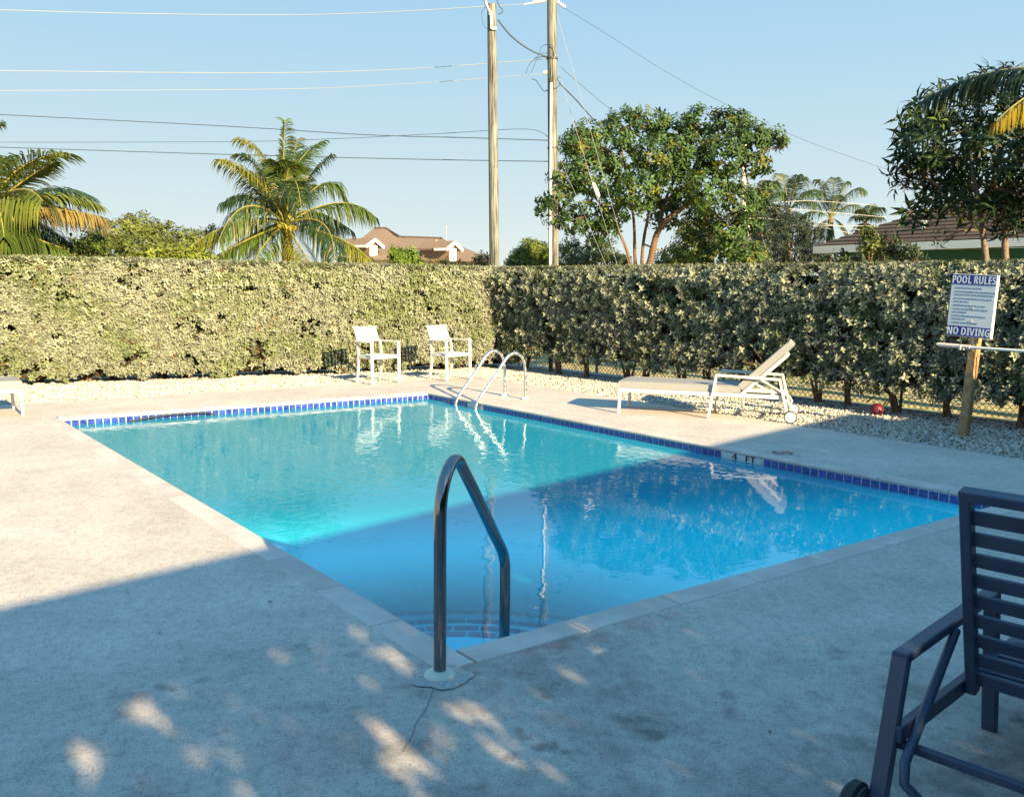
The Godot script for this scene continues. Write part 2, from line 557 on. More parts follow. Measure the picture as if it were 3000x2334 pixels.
func coping_stone(a: Vector3, along: Vector3, inward: Vector3, len: float, i: int, parent: Node3D) -> void:
	# a bullnosed kerb stone: its flat back at -0.16, its round nose over the water
	var prof: Array[Vector2] = [Vector2(-0.163, -0.012), Vector2(-0.163, 0.001), Vector2(-0.158, 0.0045), Vector2(-0.012, 0.0045)]
	for k in 5:
		var t := PI / 2 - k * PI / 4
		prof.append(Vector2(-0.006 + 0.015 * cos(t), -0.0105 + 0.015 * sin(t)))
	prof.append(Vector2(-0.05, -0.0265))
	var b := MB.new()
	var p0 := a + along * 0.003
	var p1 := a + along * (len - 0.003)
	var flip := along.cross(Vector3.UP).dot(inward) < 0
	for k in prof.size() - 1:
		var u := prof[k]
		var w := prof[k + 1]
		var q := [p0 + inward * u.x + Vector3.UP * u.y, p1 + inward * u.x + Vector3.UP * u.y, p1 + inward * w.x + Vector3.UP * w.y, p0 + inward * w.x + Vector3.UP * w.y]
		if flip: b.quad(q[0], q[1], q[2], q[3])
		else: b.quad(q[1], q[0], q[3], q[2])
	for e in [p0, p1]:
		for k in range(1, prof.size() - 1):
			var q0: Vector3 = e + inward * prof[0].x + Vector3.UP * prof[0].y
			var q1: Vector3 = e + inward * prof[k].x + Vector3.UP * prof[k].y
			var q2: Vector3 = e + inward * prof[k + 1].x + Vector3.UP * prof[k + 1].y
			if (e == p1) == flip: b.tri(q0, q2, q1)
			else: b.tri(q0, q1, q2)
	obj("coping_stone", b, mats["coping%d" % (i % 4)], parent)

func row_of_stones(a: Vector3, along: Vector3, inward: Vector3, total: float, parent: Node3D) -> void:
	var n := int(round(total / 0.61))
	for i in n:
		coping_stone(a + along * (total * i / n), along, inward, total / n, rng.randi() % 4, parent)

func pool() -> void:
	var cop := Node3D.new()
	cop.name = "pool_coping"
	add_child(cop)
	tag(cop, "pinkish concrete kerb stones round the pool edge", "", "", "structure")
	row_of_stones(Vector3(0, 0, 0.16), Vector3(0, 0, -1), Vector3(1, 0, 0), -PZ + 0.32, cop)
	row_of_stones(Vector3(PX, 0, 0.16), Vector3(0, 0, -1), Vector3(-1, 0, 0), -PZ + 0.32, cop)
	row_of_stones(Vector3(0.012, 0, 0), Vector3(1, 0, 0), Vector3(0, 0, -1), PX - 0.024, cop)
	row_of_stones(Vector3(0.012, 0, PZ), Vector3(1, 0, 0), Vector3(0, 0, 1), PX - 0.024, cop)
	# basin, its depths as they look through the water
	var basin := Node3D.new()
	basin.name = "pool_basin"
	add_child(basin)
	tag(basin, "blue plastered basin of the swimming pool", "", "", "structure")
	var b := MB.new()
	var x0 := -0.02
	var x1 := PX + 0.02
	var z0 := PZ - 0.02
	var z1 := 0.02
	var near := -0.62
	var far := -0.95
	b.quad(Vector3(x0, near, z1), Vector3(x1, near, z1), Vector3(x1, far, z0), Vector3(x0, far, z0))
	b.quad(Vector3(x0, far, z0), Vector3(x1, far, z0), Vector3(x1, 0, z0), Vector3(x0, 0, z0))
	b.quad(Vector3(x1, near, z1), Vector3(x0, near, z1), Vector3(x0, 0, z1), Vector3(x1, 0, z1))
	b.quad(Vector3(x0, near, z1), Vector3(x0, far, z0), Vector3(x0, 0, z0), Vector3(x0, 0, z1))
	b.quad(Vector3(x1, far, z0), Vector3(x1, near, z1), Vector3(x1, 0, z1), Vector3(x1, 0, z0))
	obj("basin_shell", b, mats.plaster, basin)
	# rounded corner steps with a row of dark tiles on each nosing
	var steps := [[0.735, -0.20], [1.08, -0.30], [1.455, -0.40], [1.884, -0.50]]
	for s in steps:
		var r: float = s[0]
		var y: float = s[1]
		b = MB.new()
		var m := 28
		for k in m:
			var a0 := PI / 2 * k / m
			var a1 := PI / 2 * (k + 1) / m
			var d0 := Vector3(cos(a0), 0, -sin(a0)) * r
			var d1 := Vector3(cos(a1), 0, -sin(a1)) * r
			b.tri(Vector3(0, y, 0), d0 + Vector3.UP * y, d1 + Vector3.UP * y)
			b.quad(d0 + Vector3.UP * (y - 0.2), d1 + Vector3.UP * (y - 0.2), d1 + Vector3.UP * y, d0 + Vector3.UP * y)
		obj("step", b, mats.step_plaster, basin)
		var count := int(r * PI / 2 / 0.152)
		for k in count:
			var a0 := PI / 2 * (k + 0.03) / count
			var a1 := PI / 2 * (k + 0.97) / count
			b = MB.new()
			for h in 3:
				var t0 := lerpf(a0, a1, h / 3.0)
				var t1 := lerpf(a0, a1, (h + 1) / 3.0)
				var d0 := Vector3(cos(t0), 0, -sin(t0))
				var d1 := Vector3(cos(t1), 0, -sin(t1))
				var up := Vector3.UP * (y + 0.006)
				b.quad(d0 * (r - 0.055) + up, d0 * (r + 0.004) + up, d1 * (r + 0.004) + up, d1 * (r - 0.055) + up)
				b.quad(d0 * (r + 0.004) + up - Vector3.UP * 0.05, d1 * (r + 0.004) + up - Vector3.UP * 0.05, d1 * (r + 0.004) + up, d0 * (r + 0.004) + up)
			obj("step_tile", b, mats["step_tile%d" % (rng.randi() % 2)], basin)
	# the row of tiles at the waterline
	var band := MB.new()
	band.box(Vector3(PX * 0.5, -0.085, z0 + 0.004), Vector3(PX, 0.117, 0.008))
	band.box(Vector3(x1 - 0.004, -0.085, PZ * 0.5), Vector3(0.008, 0.117, -PZ))
	band.box(Vector3(PX * 0.5, -0.085, z1 - 0.004), Vector3(PX, 0.117, 0.008))
	band.box(Vector3(x0 + 0.004, -0.085, PZ * 0.5), Vector3(0.008, 0.117, -PZ))
	obj("grout", band, mats.grout, basin)
	var tile_mesh: Array[ArrayMesh] = []
	for i in 2:
		b = MB.new()
		b.box(Vector3.ZERO, Vector3(0.0775, 0.098, 0.010), Basis(), 0.0025)
		tile_mesh.append(b.mesh())
	var pitch := 0.0878
	for side in 2:
		var total := PX if side == 0 else -PZ
		for k in int(total / pitch):
			var at: Vector3
			if side == 0: at = Vector3(PX - 0.046 - pitch * k, -0.083, z0 + 0.009)
			else: at = Vector3(x1 - 0.009, -0.083, PZ + 0.046 + pitch * k)
			if side == 1 and (absf(at.z + 2.56) < 0.235 or absf(at.z + 7.24) < 0.2): continue   # the depth markers
			var t := put("waterline_tile", tile_mesh[0], mats["tile%d" % (rng.randi() % 4)], basin)
			t.position = at
			t.rotation = Vector3(rng.randf_range(-0.006, 0.006), (0.0 if side == 0 else -PI / 2) + rng.randf_range(-0.01, 0.01), rng.randf_range(-0.006, 0.006))
	depth_marker(basin, -2.56, 0.46, "4", "FT")
	depth_marker(basin, -7.24, 0.38, "", "FT")
	# water
	water()

func depth_marker(basin: Node3D, z: float, w: float, figure: String, unit: String) -> void:
	var b := MB.new()
	b.box(Vector3(PX + 0.0115, -0.083, z), Vector3(0.011, 0.1, w), Basis(), 0.002)
	obj("depth_marker", b, mat(0.55, 0.58, 0.57, 0.3), basin)
	var at := [[figure, -0.1], [unit, 0.09]]
	for a in at:
		if a[0] == "": continue
		var t := put("depth_lettering", lettering(a[0], 0.056, true), mat(0.012, 0.012, 0.014, 0.5), basin)
		t.position = Vector3(PX + 0.0052, -0.062, z + a[1])
		t.rotation.y = -PI / 2
		t.scale = Vector3(1.5, 1, 1)

func lettering(text: String, height: float, bold: bool) -> TextMesh:
	var base := SystemFont.new()
	base.font_names = PackedStringArray(["Droid Sans"])
	base.font_weight = 700 if bold else 400
	var f := base
	var t := TextMesh.new()
	t.font = f
	t.text = text
	t.font_size = 32
	t.pixel_size = height / 23.0     # capital height
	t.depth = 0.002
	t.curve_step = 4.0 if not bold else 1.5
	return t

func water() -> void:
	var nx := 250
	var nz := 420
	var waves := []
	rng.seed = 99
	for i in 22:
		var a := rng.randf_range(-0.9, 0.9) + (1.2 if i % 3 else 2.6)
		var l := 0.06 * pow(7.0, pow(rng.randf(), 1.6))
		waves.append([Vector2(cos(a), sin(a)) * TAU / l, rng.randf_range(0, TAU), l * 0.00085 * rng.randf_range(0.6, 1.4)])
	var drops := [[Vector2(0.95, -1.55), 0.35], [Vector2(0.6, -3.0), 0.3], [Vector2(2.2, -5.4), 0.5]]
	var gust := noise(0.45, 2, 5)
	var hs := PackedVector3Array()
	for j in nz + 1:
		for i in nx + 1:
			var x := -0.015 + (PX + 0.03) * i / nx
			var z := 0.015 + (PZ - 0.03) * j / nz
			var calm := lerpf(0.22, 1.0, smoothstep(-1.2, -3.6, z)) * (0.8 + 0.7 * gust.get_noise_2d(x, z))
			var sx := 0.0
			var sz := 0.0
			for w in waves:
				var k: Vector2 = w[0]
				var c: float = cos(k.x * x + k.y * z + w[1]) * w[2] * calm
				sx += c * k.x; sz += c * k.y
			for d in drops:
				var q: Vector2 = Vector2(x, z) - d[0]
				var r := q.length()
				if r > 0.02:
					var c: float = 0.02 * sin(r * 42.0) * exp(-r * r / (d[1] * d[1]))
					sx += c * q.x / r; sz += c * q.y / r
			hs.append(Vector3(-sx, 1, -sz).normalized())
	var v := PackedVector3Array()
	var idx := PackedInt32Array()
	for j in nz + 1:
		for i in nx + 1:
			v.append(Vector3(-0.015 + (PX + 0.03) * i / nx, WATER, 0.015 + (PZ - 0.03) * j / nz))
	for j in nz:
		for i in nx:
			var a := j * (nx + 1) + i
			for k in [a, a + nx + 1, a + 1, a + 1, a + nx + 1, a + nx + 2]: idx.append(k)
	var arr := []
	arr.resize(Mesh.ARRAY_MAX)
	arr[Mesh.ARRAY_VERTEX] = v; arr[Mesh.ARRAY_NORMAL] = hs; arr[Mesh.ARRAY_INDEX] = idx
	var m := ArrayMesh.new()
	m.add_surface_from_arrays(Mesh.PRIMITIVE_TRIANGLES, arr)
	var w := put("water", m, mats.skin)
	tag(w, "clear blue pool water with light ripples", "", "", "structure")
	# cloudy water sheet, thin over the steps; hedge reflection painted into its tint
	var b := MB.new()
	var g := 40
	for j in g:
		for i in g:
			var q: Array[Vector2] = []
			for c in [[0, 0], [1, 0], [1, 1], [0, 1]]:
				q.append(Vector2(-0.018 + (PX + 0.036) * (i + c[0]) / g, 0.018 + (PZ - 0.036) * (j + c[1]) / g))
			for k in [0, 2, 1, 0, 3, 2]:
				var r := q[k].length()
				var deep := smoothstep(1.5, 3.3, q[k].x * 0.35 - q[k].y * 0.9)  # tint blend, not pool depth: painted dark where the hedge mirrors, bright in shade
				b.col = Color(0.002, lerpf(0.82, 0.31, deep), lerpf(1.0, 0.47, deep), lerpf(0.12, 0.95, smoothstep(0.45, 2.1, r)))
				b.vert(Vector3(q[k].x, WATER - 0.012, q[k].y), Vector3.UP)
	obj("painted_water_body", b, mats.cloud, w)

# ------------------------------------------------------------------ added, unseen shade casters for the near end (behind the viewpoint)
func added_shade_casters() -> void:
	var o := thing("added_shade_pavilion", "added unseen pavilion behind the viewpoint, shaped to shade the near deck", "pavilion", Vector3(0, 0, 5.96))
	o.rotation.y = atan(0.19)
	var b := MB.new()
	b.box(Vector3(-0.4, 2.775, 0.15), Vector3(17.2, 0.45, 0.3), Basis(), 0.01)
	obj("shade_edge_beam", b, mats.dark_boards, o)
	b = MB.new()
	b.box(Vector3(-5.8, 1.275, 0.16), Vector3(6.4, 2.545, 0.25))
	obj("wall", b, mats.dark_boards, o)
	b = MB.new()
	b.box(Vector3(4.7, 1.275, 0.16), Vector3(7.0, 2.545, 0.25))
	obj("wall", b, mats.dark_boards, o)
	b = MB.new()
	b.box(Vector3(8.75, 1.38, 0.16), Vector3(1.1, 2.76, 0.25))
	obj("wall", b, mats.dark_boards, o)
	# added leaf screen, holed along sun rays to cast the sun spots
	var h := thing("added_dapple_screen", "added unseen leaf screen behind the viewpoint, holed to cast sun spots", "shrub", Vector3(-0.7, 0, 6.75))
	var spot_holes := [[-1.27, -0.22, 0.085], [-1.25, -0.09, 0.05], [-1.52, 0.05, 0.08], [-1.22, 0.28, 0.055], [-1.106, -0.334, 0.03], [-0.605, -0.20, 0.035], [-1.19, -0.43, 0.03], [-1.41, 0.32, 0.03],
		[-0.18, -0.69, 0.045], [-0.24, -0.44, 0.04], [-0.27, -0.31, 0.05], [-0.274, -0.15, 0.055], [-0.225, -0.13, 0.045], [-0.27, 0.0, 0.055], [-0.176, 0.304, 0.04],
		[-0.305, 0.51, 0.045], [-0.312, 0.57, 0.045], [-0.24, 0.49, 0.05], [-0.256, 0.575, 0.045], [-0.36, 0.79, 0.055], [-0.285, 0.80, 0.06], [-0.35, 0.94, 0.045],
		[-0.608, 0.43, 0.055], [-0.64, 0.52, 0.07], [-0.645, 0.59, 0.07], [-0.69, 0.71, 0.065], [-0.628, 0.75, 0.06], [-0.474, 0.637, 0.04], [-0.54, 0.75, 0.04], [-0.29, 1.10, 0.045], [-0.72, 0.95, 0.06], [-0.55, 1.05, 0.06]]
	var where: Array[Transform3D] = []
	var tints := PackedColorArray()
	rng.seed = 40
	for i in 42000:
		var p := Vector3(rng.randf_range(-3.1, 1.9), rng.randf_range(0.0, 2.85), 0.0)
		p.z = 6.4 - 0.19 * p.x + absf(rng.randfn(0, 0.3))
		var ok := true
		var t := p.y / SUN.y
		var q := p - SUN * t
		for g in spot_holes:
			var dx: float = q.x - g[0]
			var dz: float = (q.z - g[1]) * 0.37
			if dx * dx + dz * dz < (g[2] * 0.52 + 0.008) * (g[2] * 0.52 + 0.008):
				ok = false
				break
		if not ok: continue
		where.append(Transform3D(facing(around(), rng.randf() * TAU, rng.randf_range(0.8, 1.2)), p - h.position))
		tints.append(Color(0.07, 0.10, 0.03) * rng.randf_range(0.7, 1.3))
	var lb := MB.new()
	leaf(lb, Vector3(0, 0, -0.06), Vector3(0, 0, 1), Vector3.UP, 0.10, 0.06)
	scatter("leaves", lb.mesh(), leafy(0.6, 0.0), where, tints, h)

# ------------------------------------------------------------------ houses beyond the hedges
func face(b: MB, pts: Array) -> void:   # a flat polygon, turned towards the sky or the camera
	var nn: Vector3 = (pts[1] - pts[0]).cross(pts[2] - pts[0])
	var eye: Vector3 = Vector3(-2.144, 1.6, 3.277) - pts[0]
	var ok := nn.normalized().dot(eye.normalized() + Vector3.UP * 0.6) > 0
	for i in range(1, pts.size() - 1):
		if ok: b.tri(pts[0], pts[i], pts[i + 1])
		else: b.tri(pts[0], pts[i + 1], pts[i])

func hip_roof(b: MB, e: Array, r0: Vector3, r1: Vector3) -> void:   # eaves: front left, front right, back right, back left
	face(b, [e[0], e[1], r1, r0])
	face(b, [e[1], e[2], r1])
	face(b, [e[3], e[0], r0])
	face(b, [e[2], e[3], r0, r1])

func drop(p: Vector3, y: float) -> Vector3:
	return Vector3(p.x, y, p.z)

func far_houses() -> void:
	var o := thing("brown_house", "brown shingled house with two white dormers far beyond the left hedge", "house", drop(Vector3(36.352, 3.062, -62.252), 0))
	var off := -o.position
	var b := MB.new()
	var e0: Array = []
	for p in [Vector3(29.456, 3.726, -61.418), Vector3(35.612, 3.859, -59.201), Vector3(45.438, 4.447, -75.462), Vector3(37.795, 4.286, -78.490)]: e0.append(drop(p, 3.6) + off)
	hip_roof(b, e0, Vector3(36.645, 6.384, -68.968) + off, Vector3(37.556, 6.405, -68.472) + off)
	obj("roof", b, mats.shingle, o)
	b = MB.new()
	var e1: Array = []
	for p in [Vector3(30.532, 3.714, -59.193), Vector3(39.748, 3.891, -54.665), Vector3(50.588, 4.483, -69.657), Vector3(39.571, 4.299, -76.472)]: e1.append(drop(p, 3.4) + off)
	hip_roof(b, e1, Vector3(37.242, 5.598, -66.355) + off, Vector3(40.707, 5.521, -64.278) + off)
	obj("roof", b, mats.shingle, o)
	b = MB.new()
	b.tube(PackedVector3Array([Vector3(37.556, 6.405, -68.472) + off, Vector3(37.833, 5.630, -66.594) + off, Vector3(37.479, 4.961, -63.909) + off]), [0.12], 6)
	b.tube(PackedVector3Array([Vector3(36.645, 6.398, -68.968) + off, Vector3(37.556, 6.418, -68.472) + off]), [0.12], 6)
	b.tube(PackedVector3Array([Vector3(37.471, 5.603, -66.226) + off, Vector3(40.707, 5.534, -64.278) + off]), [0.12], 6)
	obj("ridge_cap", b, mats.dark_shingle, o)
	b = MB.new()
	for k in 4:
		var p: Vector3 = e1[k].lerp(e1[(k + 2) % 4], 0.06)
		var q: Vector3 = e1[(k + 1) % 4].lerp(e1[(k + 3) % 4], 0.06)
		if k == 3: b.quad(drop(p, 0), drop(q, 0), q, p)
		else: b.quad(drop(p, 0), drop(q, 0), q, p)
	obj("wall", b, mats.stucco, o)
	var eye := Vector3(-2.144, 1.6, 3.277) + off
	for d in [[Vector3(32.820, 3.589, -61.941) + off, e0, Vector3(37.556, 6.405, -68.472) + off], [Vector3(37.888, 3.423, -58.364) + off, e1, Vector3(40.707, 5.521, -64.278) + off]]:
		var hit: Variant = Plane(d[1][0], d[1][1], d[2]).intersects_ray(eye, d[0] - eye)
		dormer(o, hit if hit != null else d[0], 0.30)
	b = MB.new()
	b.tube(PackedVector3Array([Vector3(40.437, 5.243, -63.265) + off, Vector3(40.445, 6.571, -63.260) + off]), [0.035], 5)
	b.beam(Vector3(40.352, 6.375, -63.319) + off, Vector3(40.556, 6.366, -63.189) + off, 0.02, 0.02)
	obj("aerial", b, mat(0.4, 0.4, 0.4, 0.5), o)
	b = MB.new()
	b.tube(PackedVector3Array([Vector3(39.204, 5.089, -62.861) + off, Vector3(39.204, 5.325, -62.861) + off]), [0.05], 6)
	obj("vent_pipe", b, mat(0.6, 0.6, 0.6, 0.5), o)

	# the house beyond the right hedge
	o = thing("green_house", "low house with dark green walls, white fascia and brown roof beyond the right hedge", "house", drop(Vector3(25.613, 2.760, -12.646), 0))
	off = -o.position
	var ea: Vector3 = Vector3(22.284, 2.904, -14.137) + off
	var eb: Vector3 = Vector3(22.031, 2.904, -6.291) + off
	eb.y = ea.y + 0.05
	var back: Vector3 = (eb - ea).normalized().cross(Vector3.UP) * -11.0
	if back.dot(o.position) < 0: back = -back
	var apex0: Vector3 = ea.lerp(eb, 0.42) + back * 0.5 + Vector3.UP * 2.05
	var apex1: Vector3 = eb + back * 0.5 + Vector3.UP * 2.05
	var courses := 16
	# shingle courses, each proud of the one above
	for part in 2:
		b = MB.new()
		for k in courses:
			var t0 := float(k) / courses
			var t1 := float(k + 1) / courses
			var lift := Vector3.UP * 0.03
			if part == 0:
				var p := ea.lerp(apex0, t0) + lift
				var q := eb.lerp(apex1, t0) + lift
				face(b, [p, q, eb.lerp(apex1, t1), ea.lerp(apex0, t1)])
				face(b, [p - lift * 1.4, q - lift * 1.4, q, p])
			else:
				var ec := ea + back
				var p := ec.lerp(apex0, t0) + lift
				var q := ea.lerp(apex0, t0) + lift
				face(b, [p, q, ea.lerp(apex0, t1), ec.lerp(apex0, t1)])
				face(b, [p - lift * 1.4, q - lift * 1.4, q, p])
		obj("roof", b, mats.dark_shingle, o)
	b = MB.new()
	b.beam(ea - Vector3.UP * 0.11, eb - Vector3.UP * 0.11, 0.04, 0.21, Vector3.UP, 0.004)
	b.beam(ea - Vector3.UP * 0.11, ea + back - Vector3.UP * 0.11, 0.04, 0.21, Vector3.UP, 0.004)
	obj("fascia", b, mat(0.72, 0.74, 0.76, 0.5), o)
	b = MB.new()
	var w0 := ea.lerp(eb, 0.06) + back * 0.06
	var w1 := eb + back * 0.06
	b.quad(drop(w0, 0), drop(w1, 0), drop(w1, ea.y - 0.18), drop(w0, ea.y - 0.18))
	b.quad(drop(w0 + back * 0.9, 0), drop(w0, 0), drop(w0, ea.y - 0.18), drop(w0 + back * 0.9, ea.y - 0.18))
	b.quad(drop(ea, ea.y - 0.17), drop(eb, ea.y - 0.17), drop(eb, ea.y - 0.17) + back * 0.07, drop(ea, ea.y - 0.17) + back * 0.07)
	obj("wall", b, mat(0.015, 0.085, 0.055, 0.7), o)
	b = MB.new()
	b.box(drop(w0, 1.2) - back * 0.004, Vector3(0.35, 2.4, 0.35), Basis(Vector3.UP, 0.5), 0.01)
	obj("corner_pillar", b, mat(0.72, 0.74, 0.74, 0.6), o)
	b = MB.new()
	var pip: Vector3 = Vector3(23.225, 2.923, -11.181) + off
	b.tube(PackedVector3Array([pip, pip + Vector3(0, 0.62, 0)]), [0.045], 7)
	b.lathe(pip + Vector3(0, 0.62, 0), [Vector2(0.09, -0.02), Vector2(0.09, 0.03), Vector2(0, 0.06)], 8)
	obj("vent_pipe", b, mat(0.5, 0.55, 0.57, 0.5), o)

func dormer(o: Node3D, at: Vector3, yaw: float) -> void:   # at: middle of the window foot
	var bas := Basis(Vector3.UP, yaw)
	var white := mat(0.74, 0.72, 0.68, 0.6)
	var b := MB.new()
	var w := 0.42
	var h := 0.92
	var p := func(x: float, y: float, z: float) -> Vector3: return at + bas * Vector3(x, y, z)
	b.quad(p.call(-w, 0, 0), p.call(w, 0, 0), p.call(w, h, 0), p.call(-w, h, 0))
	b.tri(p.call(-w, h, 0), p.call(w, h, 0), p.call(0, h + 0.45, 0))
	b.quad(p.call(w, 0, 0), p.call(w, 0, -3), p.call(w, h, -3), p.call(w, h, 0))
	b.quad(p.call(-w, 0, -3), p.call(-w, 0, 0), p.call(-w, h, 0), p.call(-w, h, -3))
	var dm := obj("dormer", b, mats.shingle, o)
	b = MB.new()
	for s in [-1.0, 1.0]:
		b.beam(p.call(0, h + 0.62, -1.3), p.call(0.95 * s, h + 0.05, -1.3), 3.0, 0.07, bas * Vector3(0.5 * s, 0.85, 0))
	obj("dormer_roof", b, mats.shingle, dm)
	b = MB.new()
	for s in [-1.0, 1.0]:
		b.beam(p.call(0, h + 0.50, 0.22), p.call(0.97 * s, h - 0.05, 0.22), 0.06, 0.26, bas * Vector3(0.5 * s, 0.85, 0))
		b.beam(p.call(0.97 * s, h - 0.02, 0.22), p.call(0.97 * s, h - 0.02, -1.0), 0.06, 0.18)
	obj("barge_board", b, white, dm)
	b = MB.new()
	b.box(p.call(0, h * 0.5 + 0.05, 0.03), Vector3(w * 1.86, h * 1.06, 0.05), bas, 0.006)
	obj("window_shutter", b, white, dm)
	b = MB.new()
	b.box(p.call(0, h * 0.5 + 0.05, 0.058), Vector3(0.025, h * 0.95, 0.012), bas)
	obj("shutter_gap", b, mat(0.3, 0.29, 0.27, 0.7), dm)

# ------------------------------------------------------------------ the two hedges
func hedge(called: String, label: String, a: Vector3, c: Vector3, height: float, out: Vector3, count: int, base: float, seed_: int, open_foot: bool, lumps: float, shoots: float) -> void:
	var o := thing(called, label, "hedge", (a + c) * 0.5)
	var off := -o.position
	var along := (c - a).normalized()
	var length := (c - a).length()
	var deep := 0.62 if open_foot else 0.85
	var bump := noise(1.6 if open_foot else 0.9, 3, seed_)
	var holes := noise(1.5, 3, seed_ + 1)
	var hue := noise(0.6, 2, seed_ + 2)
	# dark twig core, with the shade inside the hedge put into its colour
	var b := MB.new()
	var nu := int(length / 0.16)
	var nv := 12
	var grid := func(i: int, j: int, side: float) -> Vector3:
		var u := length * i / nu
		var v := lerpf(0.36 if open_foot else 0.06, height - 0.1, float(j) / nv)
		var d := 0.16 + 0.05 * bump.get_noise_2d(u * 3.0, v * 3.0) + (0.12 * smoothstep(0.5, 0.2, v))
		if side < 0: d = deep - 0.16
		return a + off + along * u - out * d + Vector3.UP * v
	for i in nu:
		for j in nv:
			for s in [1.0, -1.0]:
				var p: Vector3 = grid.call(i, j, s)
				var q: Vector3 = grid.call(i + 1, j, s)
				var r: Vector3 = grid.call(i + 1, j + 1, s)
				var t: Vector3 = grid.call(i, j + 1, s)
				if (q - p).cross(r - p).dot(out * s) > 0: b.quad(p, q, r, t)
				else: b.quad(q, p, t, r)
		for j in [0, nv]:
			var p: Vector3 = grid.call(i, j, 1.0)
			var q: Vector3 = grid.call(i + 1, j, 1.0)
			var r: Vector3 = grid.call(i + 1, j, -1.0)
			var t: Vector3 = grid.call(i, j, -1.0)
			if ((q - p).cross(r - p).y > 0) == (j == nv): b.quad(p, q, r, t)
			else: b.quad(q, p, t, r)
	tag(obj("twig_shade_core", b, mats.twig_shade, o), "", "", "", "stuff")
	# leaves
	var where: Array[Transform3D] = []
	var tints := PackedColorArray()
	rng.seed = seed_ + 3
	for i in count:
		var u := rng.randf_range(-0.02, length + 0.02)
		var on_top := rng.randf() < (0.26 if not open_foot else 0.3)
		var p: Vector3
		var dir: Vector3
		var n := out
		var shoot := false
		if on_top:
			var d := rng.randf_range(-0.02, deep)
			p = a + along * u - out * d + Vector3.UP * (height + 0.015 * bump.get_noise_2d(u * 2.0, d * 2.0) - absf(rng.randfn(0, 0.03)))
			n = Vector3.UP
		else:
			var foot := base + 0.16 * holes.get_noise_2d(u * 1.3, 7.0)
			var v := rng.randf_range(foot, height + 0.01)
			var d := absf(rng.randfn(0, 0.08)) - 0.03 + lumps * bump.get_noise_2d(u, v)
			var high := smoothstep(0.7, 1.75, v)
			if open_foot: d -= 0.09 * high
			shoot = rng.randf() < shoots * (0.35 + 1.9 * high)
			if shoot: d -= rng.randf_range(0.03, 0.13) + 0.12 * smoothstep(0.55, 0.1, v) * rng.randf()
			var hole := holes.get_noise_2d(u, v)
			if hole > (0.2 if open_foot else 0.30) - 0.14 * smoothstep(0.9, 0.2, v) and rng.randf() < 0.85: continue
			if v < foot + 0.3 and rng.randf() < 0.35: continue
			var edge := smoothstep(height - 0.1, height, v) * 0.05
			p = a + along * u - out * (d + edge) + Vector3.UP * v
		dir = (n * 0.9 + Vector3.UP * 0.35 + around() * 0.75).normalized()
		where.append(Transform3D(facing(dir, rng.randf() * TAU, rng.randf_range(0.75, 1.3)), p + off))
		var h := hue.get_noise_2d(u, p.y * 1.3) + rng.randf_range(-0.4, 0.4)
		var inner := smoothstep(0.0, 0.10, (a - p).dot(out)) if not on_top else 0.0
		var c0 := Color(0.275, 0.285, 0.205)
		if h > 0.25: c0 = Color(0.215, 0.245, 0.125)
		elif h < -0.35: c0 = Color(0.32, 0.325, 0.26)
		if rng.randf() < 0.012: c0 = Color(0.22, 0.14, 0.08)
		if shoot: c0 = Color(0.35, 0.36, 0.25)  # outer shoots painted paler, as if catching the sun
		elif not open_foot: c0 = c0.lerp(Color(0.10, 0.13, 0.055), 0.75 * inner)  # leaves further in painted darker, as interior shade
		else: c0 = c0.lerp(Color(0.06, 0.08, 0.036), 0.35 + 0.65 * inner)   # shade inside and on this face painted into the leaf colour
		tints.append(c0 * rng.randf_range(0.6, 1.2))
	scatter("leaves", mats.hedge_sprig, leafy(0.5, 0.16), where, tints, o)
	# stems and bare twigs at the foot
	var stems := int(length / 0.62)
	for i in stems:
		var u := (i + rng.randf_range(0.2, 0.8)) * length / stems
		var root := a + off + along * u - out * (0.42 + rng.randf_range(-0.12, 0.12))
		b = MB.new()
		for k in 4:
			var lean := along * rng.randf_range(-0.28, 0.28) + out * rng.randf_range(-0.2, 0.3)
			var start := root + along * rng.randf_range(-0.06, 0.06)
			b.tube(PackedVector3Array([start - Vector3.UP * 0.04, start + lean * 0.3 + Vector3.UP * 0.25, start + lean + Vector3.UP * (0.75 + rng.randf() * 0.2)]), [rng.randf_range(0.022, 0.038), 0.02, 0.012], 6, false)
		obj("stem", b, mats.bark, o)
	b = MB.new()
	for i in int(length * 9):
		var u := rng.randf_range(0, length)
		var v := rng.randf_range(0.05, 0.55) if open_foot else rng.randf_range(0.02, 0.5)
		var p := a + off + along * u - out * rng.randf_range(0.0, 0.3) + Vector3.UP * v
		var d := (along * rng.randf_range(-1, 1) + Vector3.UP * rng.randf_range(-0.2, 0.9) + out * rng.randf_range(-0.2, 0.4)).normalized()
		b.tube(PackedVector3Array([p, p + d * 0.15 + Vector3.UP * 0.02, p + d * 0.36 + around() * 0.05]), [0.008, 0.006, 0.003], 4, false)
	if open_foot:
		for i in int(length * 7):
			var u := rng.randf_range(0, length)
			var p := a + off + along * u - out * rng.randf_range(0.02, 0.12) + Vector3.UP * rng.randf_range(0.4, 1.4)
			b.tube(PackedVector3Array([p, p + along * rng.randf_range(-0.15, 0.15) + Vector3.UP * 0.3]), [0.007, 0.004], 4, false)
	tag(obj("bare_twigs", b, textured("dry_twig", grain(64, 0.05, 3, 80, Color(0.16, 0.09, 0.05), Color(0.30, 0.18, 0.10)), 3.0, 0.9), o), "", "", "", "stuff")

